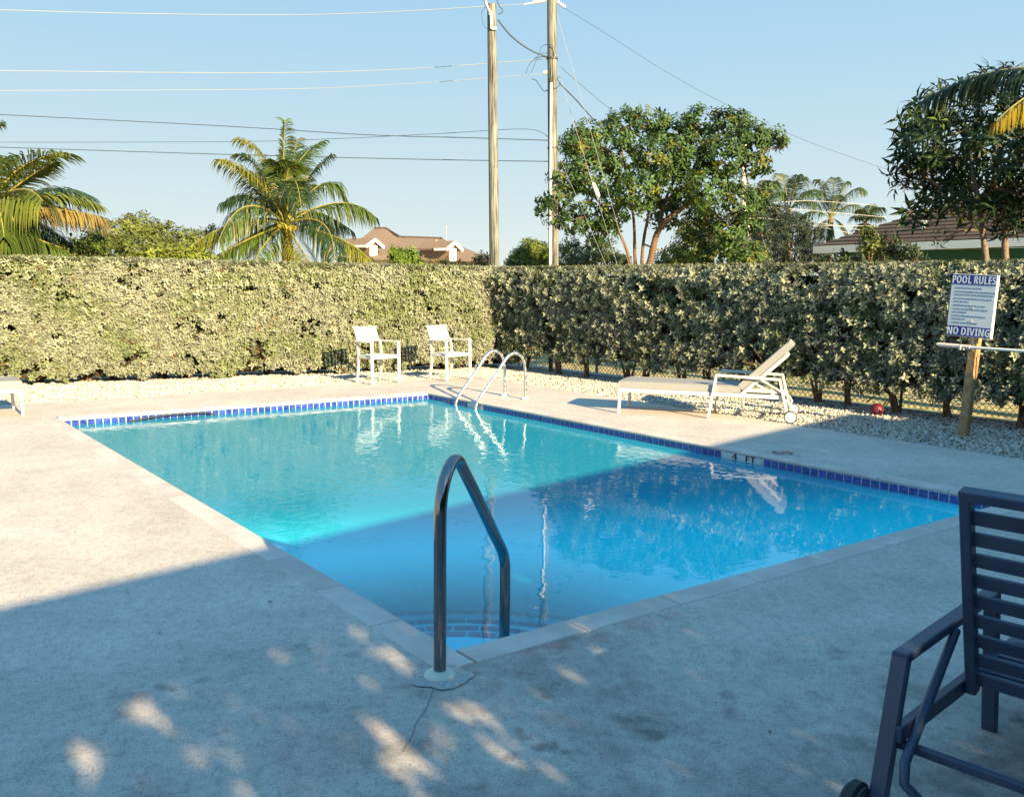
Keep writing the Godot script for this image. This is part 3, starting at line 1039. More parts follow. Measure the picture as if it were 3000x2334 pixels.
func hedges() -> void:
	mats.hedge_sprig = sprig(7, 0.056, 0.029, 0.052, 0.9, 0.12, 3)
	var corner := Vector3(8.36, 0, -11.36)
	var left := Vector3(-7.5, 0, -13.58)
	var n := (corner - left).normalized().cross(Vector3.UP)
	hedge("silver_hedge", "tall clipped sunlit hedge of silvery leaves along the left back side", left, corner + Vector3(0.5, 0, 0.07), 1.9, -n if n.z < 0 else n, 66000, 0.10, 120, false, 0.07, 0.02)
	var right := Vector3(9.22, 0, 2.2)
	n = (right - corner).normalized().cross(Vector3.UP)
	hedge("shaded_hedge", "clipped hedge on the right, its face in shade over bare stems", corner, right, 1.89, -n if n.x > 0 else n, 46000, 0.28, 140, true, 0.10, 0.11)
	# chain-link fence behind the right hedge
	var o := thing("chain_link_fence", "low rusty chain link fence seen through the foot of the right hedge", "fence", Vector3(9.5, 0, -5))
	var b := MB.new()
	var p0 := Vector3(9.28, 0, -12.5) - o.position
	var p1 := Vector3(10.1, 0, 2.0) - o.position
	var al := (p1 - p0).normalized()
	var len := (p1 - p0).length()
	var step := 0.085
	for k in range(-14, int(len / step)):
		for s in [1.0, -1.0]:
			var u0 := k * step if s > 0 else k * step + 1.15
			var q0 := p0 + al * u0
			var q1: Vector3 = p0 + al * (u0 + 1.15 * s) + Vector3.UP * 1.15
			b.beam(q0, q1, 0.006, 0.006, Vector3.RIGHT, 0.0)
	tag(obj("wire_mesh", b, mat(0.22, 0.15, 0.09, 0.6, 0.3), o), "", "", "", "stuff")
	for k in 6:
		b = MB.new()
		var q := p0 + al * (k * len / 5.0)
		b.tube(PackedVector3Array([q, q + Vector3.UP * 1.2]), [0.028], 8)
		obj("post", b, mat(0.3, 0.3, 0.3, 0.5, 0.5), o)

# ------------------------------------------------------------------ poles and wires
func pole(called: String, label: String, top: Vector3, low: Vector3, r0: float, r1: float, m: Material) -> Node3D:
	var foot := low + (low - top) * (low.y / (top.y - low.y))
	var o := thing(called, label, "utility pole", foot)
	var pts := PackedVector3Array()
	for i in 13: pts.append((top - foot) * (i / 12.0))
	var radii := []
	for i in 13: radii.append(lerpf(r0, r1, i / 12.0))
	var b := MB.new()
	b.tube(pts, radii, 20)
	obj("shaft", b, m, o)
	return o

func wire(label: String, pts: Array, r: float, m: Material, group := "wires strung from the utility poles") -> void:
	var o := thing("overhead_wire" if group else "guy_wire", label, "wire", pts[pts.size() - 1], group)
	if group == "": o.set_meta("group", "guy wires")
	var b := MB.new()
	var q: Array = []
	for p in pts: q.append(p - o.position)
	b.tube(smooth(q, 6), [r], 5, false)
	obj("strand", b, m, o)

func poles_and_wires() -> void:
	mats.pole_wood = wood_grain()
	var o := pole("wooden_pole", "grey wooden utility pole whose sawn top shows, left of the other", Vector3(11.712, 8.538, -16.318), Vector3(11.819, 1.946, -16.243), 0.13, 0.112, mats.pole_wood)
	var off := -o.position
	var b := MB.new()
	b.tube(PackedVector3Array([Vector3(11.449, 8.912, -16.320) + off, Vector3(11.514, 8.495, -16.275) + off, Vector3(11.577, 8.335, -16.230) + off]), [0.04, 0.04, 0.035], 8)
	b.tube(PackedVector3Array([Vector3(11.571, 8.348, -16.222) + off, Vector3(11.592, 8.284, -16.207) + off]), [0.05], 8)
	obj("lamp_arm", b, mat(0.38, 0.36, 0.36, 0.5, 0.3), o)
	b = MB.new()
	b.beam(Vector3(11.625, 8.274, -16.209) + off, Vector3(11.641, 7.909, -16.197) + off, 0.075, 0.06)
	b.beam(Vector3(11.576, 8.272, -16.243) + off, Vector3(11.666, 8.275, -16.180) + off, 0.05, 0.05)
	b.beam(Vector3(11.641, 7.917, -16.197) + off, Vector3(11.737, 7.935, -16.129) + off, 0.05, 0.06)
	obj("bracket", b, mat(0.70, 0.66, 0.64, 0.5), o)
	b = MB.new()
	b.tube(smooth([Vector3(11.522, 8.444, -16.330) + off, Vector3(11.454, 8.304, -16.377) + off, Vector3(11.476, 8.094, -16.362) + off, Vector3(11.518, 7.973, -16.333) + off, Vector3(11.574, 7.926, -16.294) + off]), [0.008], 5, false)
	obj("loose_cable", b, mat(0.05, 0.09, 0.16, 0.6), o)
	b = MB.new()
	b.tube(smooth([Vector3(11.755, 8.643, -16.165) + off, Vector3(11.811, 8.475, -16.125) + off, Vector3(11.874, 8.395, -16.080) + off, Vector3(11.861, 8.322, -16.089) + off, Vector3(11.792, 8.280, -16.139) + off]), [0.016], 5, false)
	obj("loose_cable", b, mat(0.05, 0.09, 0.16, 0.6), o)

	o = pole("wooden_pole", "taller wooden utility pole with pale conduit and many wires, leaving the picture at its top", Vector3(13.522, 9.409, -16.205), Vector3(13.662, 1.979, -16.092), 0.135, 0.122, mats.pole_wood)
	off = -o.position
	b = MB.new()
	b.tube(PackedVector3Array([Vector3(13.456, 6.868, -16.079) + off, Vector3(13.482, 3.731, -16.057) + off, Vector3(13.502, 1.946, -16.042) + off]), [0.035], 8)
	obj("conduit", b, mat(0.70, 0.66, 0.66, 0.5), o)
	for y in [165, 425, 582]:
		b = MB.new()
		b.lathe(atx(off, y), [Vector2(0.142, -0.025), Vector2(0.146, -0.02), Vector2(0.146, 0.02), Vector2(0.142, 0.025)], 18)
		obj("band", b, mat(0.10, 0.09, 0.08, 0.5, 0.5), o)
	b = MB.new()
	b.lathe(Vector3(13.432, 6.915, -16.072) + off, [Vector2(0, -0.07), Vector2(0.05, -0.05), Vector2(0.06, 0.03), Vector2(0, 0.07)], 10)
	obj("junction_knob", b, mat(0.04, 0.035, 0.035, 0.5), o)
	for spec in [[Vector3(12.972, 8.841, -16.635), Vector3(13.424, 8.938, -16.283), 7], [Vector3(13.810, 8.760, -15.970), Vector3(13.638, 8.912, -16.112), 4], [Vector3(13.391, 7.129, -16.310), Vector3(13.468, 7.138, -16.249), 3]]:
		b = MB.new()
		var p: Vector3 = spec[0] + off
		var q: Vector3 = spec[1] + off
		b.tube(PackedVector3Array([p, q]), [0.016], 6)
		for k in spec[2]:
			var t: float = (k + 0.5) / float(spec[2])
			var c: Vector3 = p.lerp(q, 0.35 + 0.6 * t if spec[2] == 7 else t)
			var ax := (q - p).normalized()
			b.tube(PackedVector3Array([c - ax * 0.02, c, c + ax * 0.02]), [0.02, 0.058, 0.02], 10)
		obj("insulator", b, mat(0.74, 0.66, 0.64, 0.35), o)
	b = MB.new()
	b.tube(smooth([Vector3(13.295, 7.601, -16.386) + off, Vector3(13.321, 7.755, -16.365) + off, Vector3(13.403, 7.833, -16.300) + off, Vector3(13.414, 7.802, -16.087) + off, Vector3(13.485, 7.712, -16.004) + off, Vector3(13.507, 7.610, -15.986) + off, Vector3(13.487, 7.479, -16.028) + off]), [0.009], 5, false)
	obj("jumper_cable", b, mat(0.05, 0.10, 0.17, 0.6), o)
	b = MB.new()
	b.tube(smooth([Vector3(13.026, 7.092, -16.594) + off, Vector3(13.087, 7.325, -16.547) + off, Vector3(13.212, 7.497, -16.451) + off, Vector3(13.329, 7.618, -16.359) + off, Vector3(13.455, 7.627, -16.259) + off]), [0.009], 5, false)
	obj("jumper_cable", b, mat(0.05, 0.10, 0.17, 0.6), o)
	b = MB.new()
	b.tube(smooth([Vector3(13.132, 7.119, -16.513) + off, Vector3(13.200, 7.326, -16.460) + off, Vector3(13.240, 7.480, -16.429) + off, Vector3(13.331, 7.533, -16.358) + off, Vector3(13.449, 7.516, -16.264) + off]), [0.009], 5, false)
	obj("jumper_cable", b, mat(0.05, 0.10, 0.17, 0.6), o)
	b = MB.new()
	b.tube(smooth([Vector3(13.140, 6.972, -16.506) + off, Vector3(13.225, 6.947, -16.440) + off, Vector3(13.325, 6.792, -16.362) + off, Vector3(13.397, 6.672, -16.305) + off, Vector3(13.473, 6.690, -16.244) + off]), [0.014], 5, false)
	obj("jumper_cable", b, mat(0.05, 0.10, 0.17, 0.6), o)
	b = MB.new()
	b.tube(smooth([Vector3(13.484, 6.692, -16.031) + off, Vector3(13.637, 6.774, -15.983) + off, Vector3(13.734, 6.872, -16.033) + off, Vector3(13.671, 6.967, -16.085) + off, Vector3(13.718, 7.036, -16.046) + off, Vector3(13.746, 6.984, -16.023) + off]), [0.012], 5, false)
	obj("jumper_cable", b, mat(0.05, 0.10, 0.17, 0.6), o)

	var pale := mat(0.42, 0.41, 0.40, 0.5)
	var dark := mat(0.055, 0.08, 0.12, 0.6)
	wire("pale top wire running left from the taller pole across the sky", [Vector3(1.562, 9.096, -27.500), Vector3(5.580, 9.058, -24.675), Vector3(9.564, 8.954, -21.052), Vector3(12.970, 8.844, -16.636)], 0.008, pale)
	wire("pale wire second from the top, running left from the taller pole", [Vector3(1.476, 7.432, -27.510), Vector3(7.836, 7.465, -22.884), Vector3(11.011, 7.469, -19.727), Vector3(13.466, 7.484, -16.250)], 0.0075, pale)
	wire("pale wire third from the top, fading into the sky towards the left", [Vector3(1.447, 6.869, -27.514), Vector3(8.422, 7.059, -22.653), Vector3(11.121, 7.081, -19.664), Vector3(13.394, 7.106, -16.307)], 0.006, pale)
	wire("dark wire that crosses above the crown of the coconut palm", [Vector3(1.416, 6.264, -27.518), Vector3(7.209, 5.976, -23.114), Vector3(10.265, 5.705, -20.251), Vector3(12.213, 5.562, -18.038), Vector3(13.492, 5.414, -16.229)], 0.012, dark)
	wire("thin wire rising to the right with a kink beside the poles", [Vector3(1.374, 5.450, -27.522), Vector3(7.366, 5.609, -23.589), Vector3(9.527, 5.612, -21.070), Vector3(11.630, 5.695, -18.774), Vector3(13.083, 5.714, -16.676), Vector3(13.510, 5.498, -16.215)], 0.008, dark)
	wire("lowest dark wire running left from the taller pole behind palm fronds", [Vector3(1.369, 5.346, -27.523), Vector3(7.549, 5.202, -22.991), Vector3(11.408, 5.031, -19.145), Vector3(13.538, 4.871, -16.193)], 0.012, dark)
	wire("thick sagging dark cable between the two wooden poles", [Vector3(11.814, 8.158, -16.184), Vector3(12.201, 7.880, -16.212), Vector3(12.631, 7.708, -16.266), Vector3(13.092, 7.588, -16.290), Vector3(13.466, 7.531, -16.251)], 0.021, dark)
	wire("dark cable dropping right from the taller pole into the tree", [Vector3(13.712, 6.871, -16.051), Vector3(14.390, 6.528, -16.136), Vector3(15.038, 6.166, -16.236), Vector3(16.368, 5.473, -16.377), Vector3(20.189, 3.988, -16.753)], 0.018, dark)
	wire("hair-thin wire sloping down right from the top of the taller pole", [Vector3(13.779, 8.760, -15.995), Vector3(15.350, 8.309, -15.957), Vector3(17.162, 7.579, -15.597), Vector3(19.152, 6.756, -14.902), Vector3(22.068, 6.052, -14.436), Vector3(25.121, 5.327, -13.474)], 0.006, dark)
	wire("hair-thin wire sloping right from the middle of the taller pole", [Vector3(13.734, 7.273, -16.032), Vector3(14.735, 6.741, -15.970), Vector3(15.941, 6.244, -15.956), Vector3(20.916, 4.694, -15.912)], 0.006, dark)
	wire("short dark wire from the pole into the left side of the tree", [Vector3(13.682, 5.547, -16.075), Vector3(14.202, 5.328, -16.033), Vector3(14.916, 4.968, -16.077)], 0.009, dark)
	for gy in [[Vector3(13.621, 8.667, -16.125), Vector3(13.457, 2.015, -12.936), "guy wire from the top of the taller pole"], [Vector3(13.669, 7.237, -16.086), Vector3(13.323, 2.015, -13.201), "guy wire from the upper middle of the taller pole"], [Vector3(13.698, 5.102, -16.063), Vector3(13.269, 2.016, -13.524), "lowest guy wire on the taller pole"]]:
		var p: Vector3 = gy[0]
		var q: Vector3 = gy[1]
		wire(gy[2] + " slanting down to the right", [p, p.lerp(q, 0.5), q, q + (q - p) * (q.y / (p.y - q.y))], 0.0045, mat(0.34, 0.32, 0.30, 0.6), "")
	var gi := thing("guy_insulator", "pale capsule shaped insulator on a guy wire in front of the tree", "insulator", Vector3(13.950, 4.056, -14.795))
	b = MB.new()
	var ax := Vector3(0.1, -0.35, 0.12).normalized()
	b.tube(PackedVector3Array([-ax * 0.2, -ax * 0.15, ax * 0.15, ax * 0.2]), [0.025, 0.055, 0.055, 0.025], 10)
	obj("capsule", b, mat(0.66, 0.63, 0.6, 0.4), gi)
	# the concrete pole beyond the tree and the short one by it
	o = pole("concrete_pole", "slim pale concrete pole rising through the far side of the leafy tree", Vector3(27.073, 8.283, -21.020), Vector3(27.197, 2.613, -20.870), 0.16, 0.10, mats.stucco)
	o = pole("concrete_pole", "short pale concrete pole beside the leafy tree", Vector3(25.739, 4.233, -19.494), Vector3(25.750, 2.560, -19.481), 0.11, 0.11, mats.stucco)
	for w in [["topmost", Vector3(27.175, 4.796, -20.897), Vector3(30.152, 5.162, -20.323), Vector3(33.396, 5.095, -19.103)], ["second", Vector3(27.265, 4.831, -20.788), Vector3(30.216, 4.787, -20.235), Vector3(33.602, 4.609, -18.772)], ["third", Vector3(27.361, 4.577, -20.669), Vector3(30.228, 4.374, -20.219), Vector3(33.331, 3.999, -19.206)], ["fourth", Vector3(25.813, 4.232, -19.403), Vector3(28.302, 4.187, -19.461), Vector3(33.137, 3.867, -19.509)], ["lowest", Vector3(25.841, 3.974, -19.368), Vector3(28.409, 4.060, -19.317), Vector3(33.518, 4.246, -18.909)]]:
		wire("%s of the pale wires in front of the far palms" % w[0], [w[1], w[2], w[3]], 0.011, pale, "pale wires right of the concrete pole")

func atx(off: Vector3, y: int) -> Vector3:   # on the axis of the taller pole
	var top: Vector3 = Vector3(13.522, 9.409, -16.205)
	var low: Vector3 = Vector3(13.662, 1.979, -16.092)
	return top.lerp(low, (y * 0.728 + 40.0) / 620.0) + off

func wood_grain() -> StandardMaterial3D:
	var n := noise(0.02, 4, 90)
	var w := 256
	var h := 512
	var im := Image.create(w, h, false, Image.FORMAT_RGB8)
	for j in h:
		for i in w:
			var a := TAU * i / w
			var s := n.get_noise_3d(cos(a) * 260.0, sin(a) * 260.0, j * 0.35)
			var k := n.get_noise_3d(cos(a) * 60.0, sin(a) * 60.0, j * 0.6 + 900.0)
			var v := 1.0 + s * 1.3 + k * 0.7
			if s < -0.28: v *= 0.55
			im.set_pixel(i, j, lin(0.165 * v, 0.164 * v, 0.152 * v))
	var m := StandardMaterial3D.new()
	m.albedo_texture = ImageTexture.create_from_image(im)
	m.uv1_scale = Vector3(1, 0.22, 1)
	m.roughness = 0.9
	return m

# ------------------------------------------------------------------ palms
func frond(o: Node3D, a: Vector3, c: Vector3, e: Vector3, len: float, hang: float, green: Color, rib: Color, first := 0.14, pairs := 84) -> void:
	# a to e along the rib, bent towards c; the leaflets stand out sideways and fall by hang
	var pts := bez(a, c, e, 22)
	var b := MB.new()
	b.col = rib
	var radii := []
	for i in pts.size(): radii.append(lerpf(0.036, 0.006, float(i) / (pts.size() - 1)))
	b.tube(pts, radii, 6, false)
	var down := Vector3(0.0, -1.0, 0.0)
	for i in pairs:
		var t := lerpf(first, 0.995, float(i) / pairs)
		var f := t * (pts.size() - 1)
		var k := mini(int(f), pts.size() - 2)
		var p := pts[k].lerp(pts[k + 1], f - k)
		var d := (pts[k + 1] - pts[k]).normalized()
		var side := d.cross(Vector3.UP)
		if side.length() < 0.15: side = d.cross(Vector3(0.6, 0, 0.8))
		side = side.normalized()
		var nrm := side.cross(d).normalized()
		var l := len * 1.18 * (0.42 + 0.58 * sin(PI * pow(clampf((t - first) / (1.0 - first), 0, 1), 0.7))) * rng.randf_range(0.75, 1.15)
		for s in [-1.0, 1.0]:
			if rng.randf() < 0.07: continue
			var dir: Vector3 = (side * s + d * rng.randf_range(0.55, 0.8) + nrm * 0.25 + down * hang * rng.randf_range(0.4, 0.75) + around() * 0.15).normalized()
			var p1 := p + dir * l * 0.45
			var dir2 := (dir + down * (0.35 + hang * rng.randf_range(0.9, 1.3))).normalized()
			var p2 := p1 + dir2 * l * 0.32
			var dir3 := (dir2 + down * (0.3 + hang)).normalized()
			var p3 := p2 + dir3 * l * 0.32
			var w: Vector3 = (nrm.cross(dir) * 0.75 + nrm * s * 0.35).normalized() * 0.014
			b.col = green * rng.randf_range(0.72, 1.2)
			if rng.randf() < 0.06: b.col = Color(0.22, 0.17, 0.07)
			b.quad(p - w * 0.5, p + w * 0.5, p1 + w, p1 - w)
			b.quad(p1 - w, p1 + w, p2 + w * 0.8, p2 - w * 0.8)
			b.tri(p2 - w * 0.8, p2 + w * 0.8, p3)
	obj("frond", b, leafy(0.42, 0.42), o)

func palm_trunk(o: Node3D, top: Vector3, r: float) -> void:
	var b := MB.new()
	var pts := PackedVector3Array()
	var radii := []
	var n := 26
	for i in n + 1:
		var t := float(i) / n
		pts.append(Vector3(0.25 * sin(t * 1.2) * (1 - t), 0, 0) + top * t)
		radii.append(r * (1.35 - 0.4 * t) * (1.06 if i % 2 else 0.97))
	b.tube(pts, radii, 12)
	obj("trunk", b, mats.bark, o)

func palms() -> void:
	rng.seed = 300
	var green := Color(0.075, 0.115, 0.022)
	var deep := Color(0.035, 0.07, 0.028)
	var gold := Color(0.16, 0.165, 0.02)
	var rib := Color(0.30, 0.27, 0.06)
	# the coconut palm left of the poles
	var crown: Vector3 = Vector3(8.033, 3.172, -20.648)
	var o := thing("coconut_palm", "full coconut palm with yellow nuts standing behind the left hedge", "palm tree", drop(crown, 0), "coconut palms")
	var off := -o.position
	palm_trunk(o, crown + off, 0.15)
	var c0 := crown + off
	var list := [
		[Vector3(8.486, 4.384, -21.324), Vector3(8.907, 5.628, -21.795), 0.62, 0.3, deep], [Vector3(8.070, 4.028, -21.716), Vector3(7.687, 4.736, -22.512), 0.7, 0.5, deep], [Vector3(8.805, 4.040, -21.184), Vector3(9.920, 3.072, -20.429), 0.75, 1.0, deep], [Vector3(7.750, 3.271, -21.198), Vector3(6.668, 2.405, -21.396), 0.8, 1.0, deep], [Vector3(8.133, 4.639, -21.040), Vector3(8.144, 5.951, -20.818), 0.62, 0.05, green], [Vector3(8.080, 5.224, -21.279), Vector3(7.079, 5.405, -21.459), 0.72, 0.35, gold], [Vector3(7.539, 4.947, -21.175), Vector3(6.989, 4.950, -21.066), 0.62, 0.3, deep],
		[Vector3(7.371, 4.527, -20.489), Vector3(6.217, 4.719, -20.495), 0.78, 0.6, gold], [Vector3(7.516, 4.326, -21.506), Vector3(6.687, 3.734, -21.602), 0.75, 0.7, deep], [Vector3(6.730, 4.241, -20.415), Vector3(5.950, 2.595, -19.953), 0.85, 1.1, green],
		[Vector3(6.648, 3.502, -20.978), Vector3(5.390, 2.299, -21.189), 0.8, 0.9, gold], [Vector3(6.662, 2.704, -20.334), Vector3(5.735, 2.046, -20.343), 0.75, 0.8, green], [Vector3(7.029, 2.691, -19.764), Vector3(6.554, 1.951, -19.305), 0.75, 0.7, green],
		[Vector3(7.896, 2.569, -19.509), Vector3(8.040, 1.978, -18.896), 0.6, 0.5, gold], [Vector3(8.697, 3.653, -19.027), Vector3(8.333, 2.184, -18.315), 0.85, 1.2, deep], [Vector3(9.433, 2.942, -19.331), Vector3(9.793, 1.969, -18.689), 0.8, 1.0, gold],
		[Vector3(9.435, 4.239, -20.002), Vector3(10.085, 3.435, -19.440), 0.8, 1.0, green], [Vector3(9.444, 5.089, -20.888), Vector3(9.747, 3.944, -20.517), 0.75, 0.7, green], [Vector3(8.743, 4.575, -20.993), Vector3(9.363, 5.106, -20.483), 0.66, 0.35, deep],
		[Vector3(8.496, 5.203, -21.537), Vector3(9.540, 5.565, -21.285), 0.7, 0.25, green], [Vector3(7.782, 5.120, -19.450), Vector3(7.456, 3.353, -18.282), 0.75, 0.9, deep], [Vector3(8.310, 4.429, -22.050), Vector3(8.452, 4.830, -22.856), 0.7, 0.3, deep],
		[Vector3(8.968, 4.382, -21.987), Vector3(9.634, 4.475, -22.565), 0.7, 0.3, deep], [Vector3(7.829, 4.968, -20.300), Vector3(7.441, 4.677, -19.812), 0.6, 0.3, green], [Vector3(9.169, 3.739, -21.788), Vector3(10.303, 3.057, -22.027), 0.8, 0.9, deep], [Vector3(7.998, 3.706, -22.392), Vector3(7.522, 2.984, -23.214), 0.8, 0.9, deep], [Vector3(7.823, 4.663, -20.194), Vector3(7.896, 4.636, -19.836), 0.6, 0.3, green]]
	for f in list: frond(o, c0, f[0] + off, f[1] + off, f[2], f[3], f[4], rib)
	var b := MB.new()
	b.tube(smooth([c0, Vector3(7.847, 2.626, -20.075) + off, Vector3(7.853, 1.981, -19.746) + off]), [0.05, 0.04], 7)
	b.tube(smooth([c0 + Vector3(0, 0.25, 0), c0 + Vector3(0, -0.1, 0.25), c0 + Vector3(0.05, -0.35, 0.4)]), [0.05, 0.05], 7)
	obj("stalk", b, mat(0.42, 0.32, 0.03, 0.6), o)
	for i in 14:
		b = MB.new()
		var p := around()
		b.lathe(Vector3.ZERO, [Vector2(0, -0.1), Vector2(0.06, -0.07), Vector2(0.08, 0), Vector2(0.055, 0.07), Vector2(0, 0.1)], 10)
		var nut := obj("coconut", b, mat(0.34, 0.28, 0.03, 0.5), o)
		nut.position = c0 + Vector3(p.x * 0.24, -0.12 + p.y * 0.28, 0.12 + p.z * 0.2)
		nut.rotation = p
	# the palm at the left edge, dry and hung with creeper
	crown = Vector3(0.443, 2.868, -16.555)
	o = thing("coconut_palm", "shaggy coconut palm with orange dry fronds at the left edge of the picture", "palm tree", drop(crown, 0), "coconut palms")
	off = -o.position
	c0 = crown + off
	palm_trunk(o, c0, 0.16)
	var dry := Color(0.30, 0.235, 0.10)
	var straw := Color(0.26, 0.19, 0.06)
	var bright := Color(0.135, 0.165, 0.030)
	for f in [
		[Vector3(0.917, 3.975, -16.082), Vector3(1.688, 3.876, -15.536), 0.72, 0.1, bright, 83], [Vector3(0.964, 3.458, -15.872), Vector3(1.405, 3.727, -15.592), 0.6, 0.1, bright, 75], [Vector3(0.839, 3.459, -15.082), Vector3(1.019, 2.948, -14.443), 0.95, 1.4, bright, 94],
		[Vector3(1.507, 3.578, -16.793), Vector3(2.316, 3.220, -16.834), 0.62, 0.2, deep, 76], [Vector3(1.436, 3.455, -16.603), Vector3(2.395, 3.070, -16.611), 0.62, 0.3, bright, 83], [Vector3(1.342, 3.021, -16.010), Vector3(2.203, 2.792, -15.527), 0.65, 0.5, straw, 86],
		[Vector3(1.597, 3.338, -17.183), Vector3(2.725, 2.729, -17.356), 0.6, 0.9, dry, 81], [Vector3(0.569, 3.242, -15.124), Vector3(0.634, 2.409, -14.709), 1.0, 1.6, green, 94], [Vector3(0.429, 3.157, -14.942), Vector3(0.413, 2.318, -14.540), 1.0, 1.6, green, 94],
		[Vector3(0.852, 2.384, -15.485), Vector3(1.478, 2.193, -15.374), 0.8, 1.5, green, 70], [Vector3(1.180, 3.115, -16.850), Vector3(1.367, 2.441, -17.021), 0.9, 1.5, deep, 89], [Vector3(0.285, 4.017, -16.575), Vector3(0.766, 4.447, -16.510), 0.7, 0.2, green, 81],
		[Vector3(0.401, 3.473, -16.560), Vector3(0.825, 3.904, -16.905), 0.6, 0.3, deep, 67], [Vector3(1.356, 2.894, -17.023), Vector3(2.070, 2.262, -17.295), 0.8, 1.2, deep, 81], [Vector3(0.950, 2.742, -16.482), Vector3(1.512, 2.381, -16.589), 0.85, 1.3, deep, 81], [Vector3(0.658, 2.742, -15.515), Vector3(0.927, 2.236, -15.270), 0.9, 1.5, green, 86]]:
		frond(o, c0, f[0] + off, f[1] + off, f[2], f[3], f[4], Color(0.36, 0.31, 0.08), 0.14, f[5])
	# the palm at the right edge, only some fronds of it in the picture
	crown = Vector3(10.608, 4.016, -1.448)
	o = thing("coconut_palm", "coconut palm whose long fronds reach in at the upper right corner", "palm tree", drop(crown, 0), "coconut palms")
	off = -o.position
	c0 = crown + off
	palm_trunk(o, c0, 0.15)
	for f in [[Vector3(10.311, 4.756, -2.665), Vector3(10.069, 4.174, -3.769), 0.5, 1.0, Color(0.03, 0.05, 0.03), 110], [Vector3(9.647, 4.289, -1.954), Vector3(9.050, 3.581, -2.285), 0.42, 1.4, Color(0.36, 0.25, 0.02), 94], [Vector3(11.483, 5.198, -1.962), Vector3(12.051, 6.408, -2.157), 0.7, 0.4, green, 67], [Vector3(11.231, 4.804, -0.860), Vector3(11.960, 3.927, -0.088), 0.8, 0.9, green, 67], [Vector3(12.134, 4.831, -1.321), Vector3(13.297, 4.464, -0.916), 0.8, 0.9, green, 67], [Vector3(11.402, 3.398, -2.169), Vector3(11.645, 2.773, -2.627), 0.6, 1.2, deep, 67]]:
		frond(o, c0, f[0] + off, f[1] + off, f[2], f[3], f[4], Color(0.30, 0.26, 0.10), 0.14, f[5])
	# the far palms right of the tree
	far_palm("feathery palm in shade with a pale upright spear leaf, first right of the concrete pole", Vector3(36.202, 5.341, -25.594), 1.0, [[300, -60], [-110, -420], [80, -400], [130, -380], [-300, -330], [-330, 40], [340, -200], [-180, 260], [220, 200]], 71)
	far_palm("rounded far palm crossed by pale wires, sunlit on its right side", Vector3(40.647, 5.272, -26.268), 1.0, [[-300, -280], [-160, -420], [20, -430], [150, -390], [330, -300], [350, -60], [-330, 0], [-180, 220], [200, 210], [60, -250], [-40, 240]], 72)
	far_palm("small far palm by the roof edge of the green house", Vector3(39.907, 4.899, -23.772), 0.7, [[-120, -60], [-60, -140], [60, -200], [160, -160], [170, -40], [-100, 80], [120, 100]], 73)
	far_palm("far palm with drooping fronds just right of the short concrete pole", Vector3(32.229, 5.042, -24.191), 1.0, [[120, -330], [60, -240], [-90, -260], [230, -200], [240, 81], [-180, -60], [-60, 260], [140, 280]], 74)
	far_palm("small palm between the two wooden utility poles", Vector3(15.840, 1.891, -20.734), 0.8, [[-40, -120], [10, -180], [60, -140], [-90, -60], [100, -40], [120, -100]], 75)
	far_palm("low palm right of the taller wooden pole, bent over the hedge", Vector3(16.686, 1.758, -18.778), 0.8, [[-140, -120], [-60, -150], [20, -160], [100, -110], [-190, -40], [150, -30]], 76)
	far_palm("young bright green palm among the bushes left of the coconut palm", Vector3(4.575, 1.777, -19.763), 0.8, [[-20, -230], [40, -200], [-80, -130], [100, -120], [10, -150]], 77)

func far_palm(label: String, crown: Vector3, size: float, tips: Array, seed_: int) -> void:
	rng.seed = seed_
	var o := thing("palm_tree", label, "palm tree", drop(crown, 0), "palms in the background")
	var eye := Vector3(-2.144, 1.6, 3.277)
	var d := crown - eye
	var right := Vector3(-d.z, 0, d.x).normalized()
	var px := d.length() / 2709.0 / 3.97
	var c0 := crown - o.position
	palm_trunk(o, c0, 0.14)
	for t in tips:
		var tip: Vector3 = c0 + right * t[0] * px + Vector3.UP * (-t[1] * px) + d.normalized() * rng.randf_range(-1.2, 1.2)
		var up: float = 0.25 + 0.25 * absf(t[0]) / 300.0
		frond(o, c0, c0.lerp(tip, 0.55) + Vector3.UP * up * (tip - c0).length(), tip, 0.85 * size, 0.8, Color(0.05, 0.085, 0.028) * rng.randf_range(0.8, 1.3), Color(0.2, 0.19, 0.06), 0.16, 60)

# ------------------------------------------------------------------ trees and bushes
func crown_of(o: Node3D, clumps: Array, sprig_mesh: Mesh, per: float, tint: Color, vary: float, flat: float, seed_: int, alt := Color(0.10, 0.12, 0.02), reach := 0.55) -> void:
	rng.seed = seed_
	var where: Array[Transform3D] = []
	var tints := PackedColorArray()
	for c in clumps:
		var at: Vector3 = c[0] - o.position
		var r: float = c[1]
		var n := int(per * r * r)
		var light := rng.randf_range(1.0 - vary, 1.0 + vary)
		for i in n:
			var d := around().normalized()
			var p := at + Vector3(d.x, d.y * flat, d.z) * r * (1.0 - reach * rng.randf() * rng.randf())
			var dir := (d + Vector3.UP * 0.3 + around() * 0.8).normalized()
			where.append(Transform3D(facing(dir, rng.randf() * TAU, rng.randf_range(0.7, 1.3)), p))
			var t := tint if rng.randf() > 0.14 else alt
			tints.append(t * light * rng.randf_range(0.75, 1.25))
	scatter("crown", sprig_mesh, leafy(0.45, 0.25), where, tints, o)

func limb(b: MB, pts: Array, r0: float, r1: float) -> void:
	var q := smooth(pts, 4)
	var radii := []
	for i in q.size(): radii.append(lerpf(r0, r1, float(i) / (q.size() - 1)) * (1.0 + 0.06 * sin(i * 2.3)))
	b.tube(q, radii, 9, false)

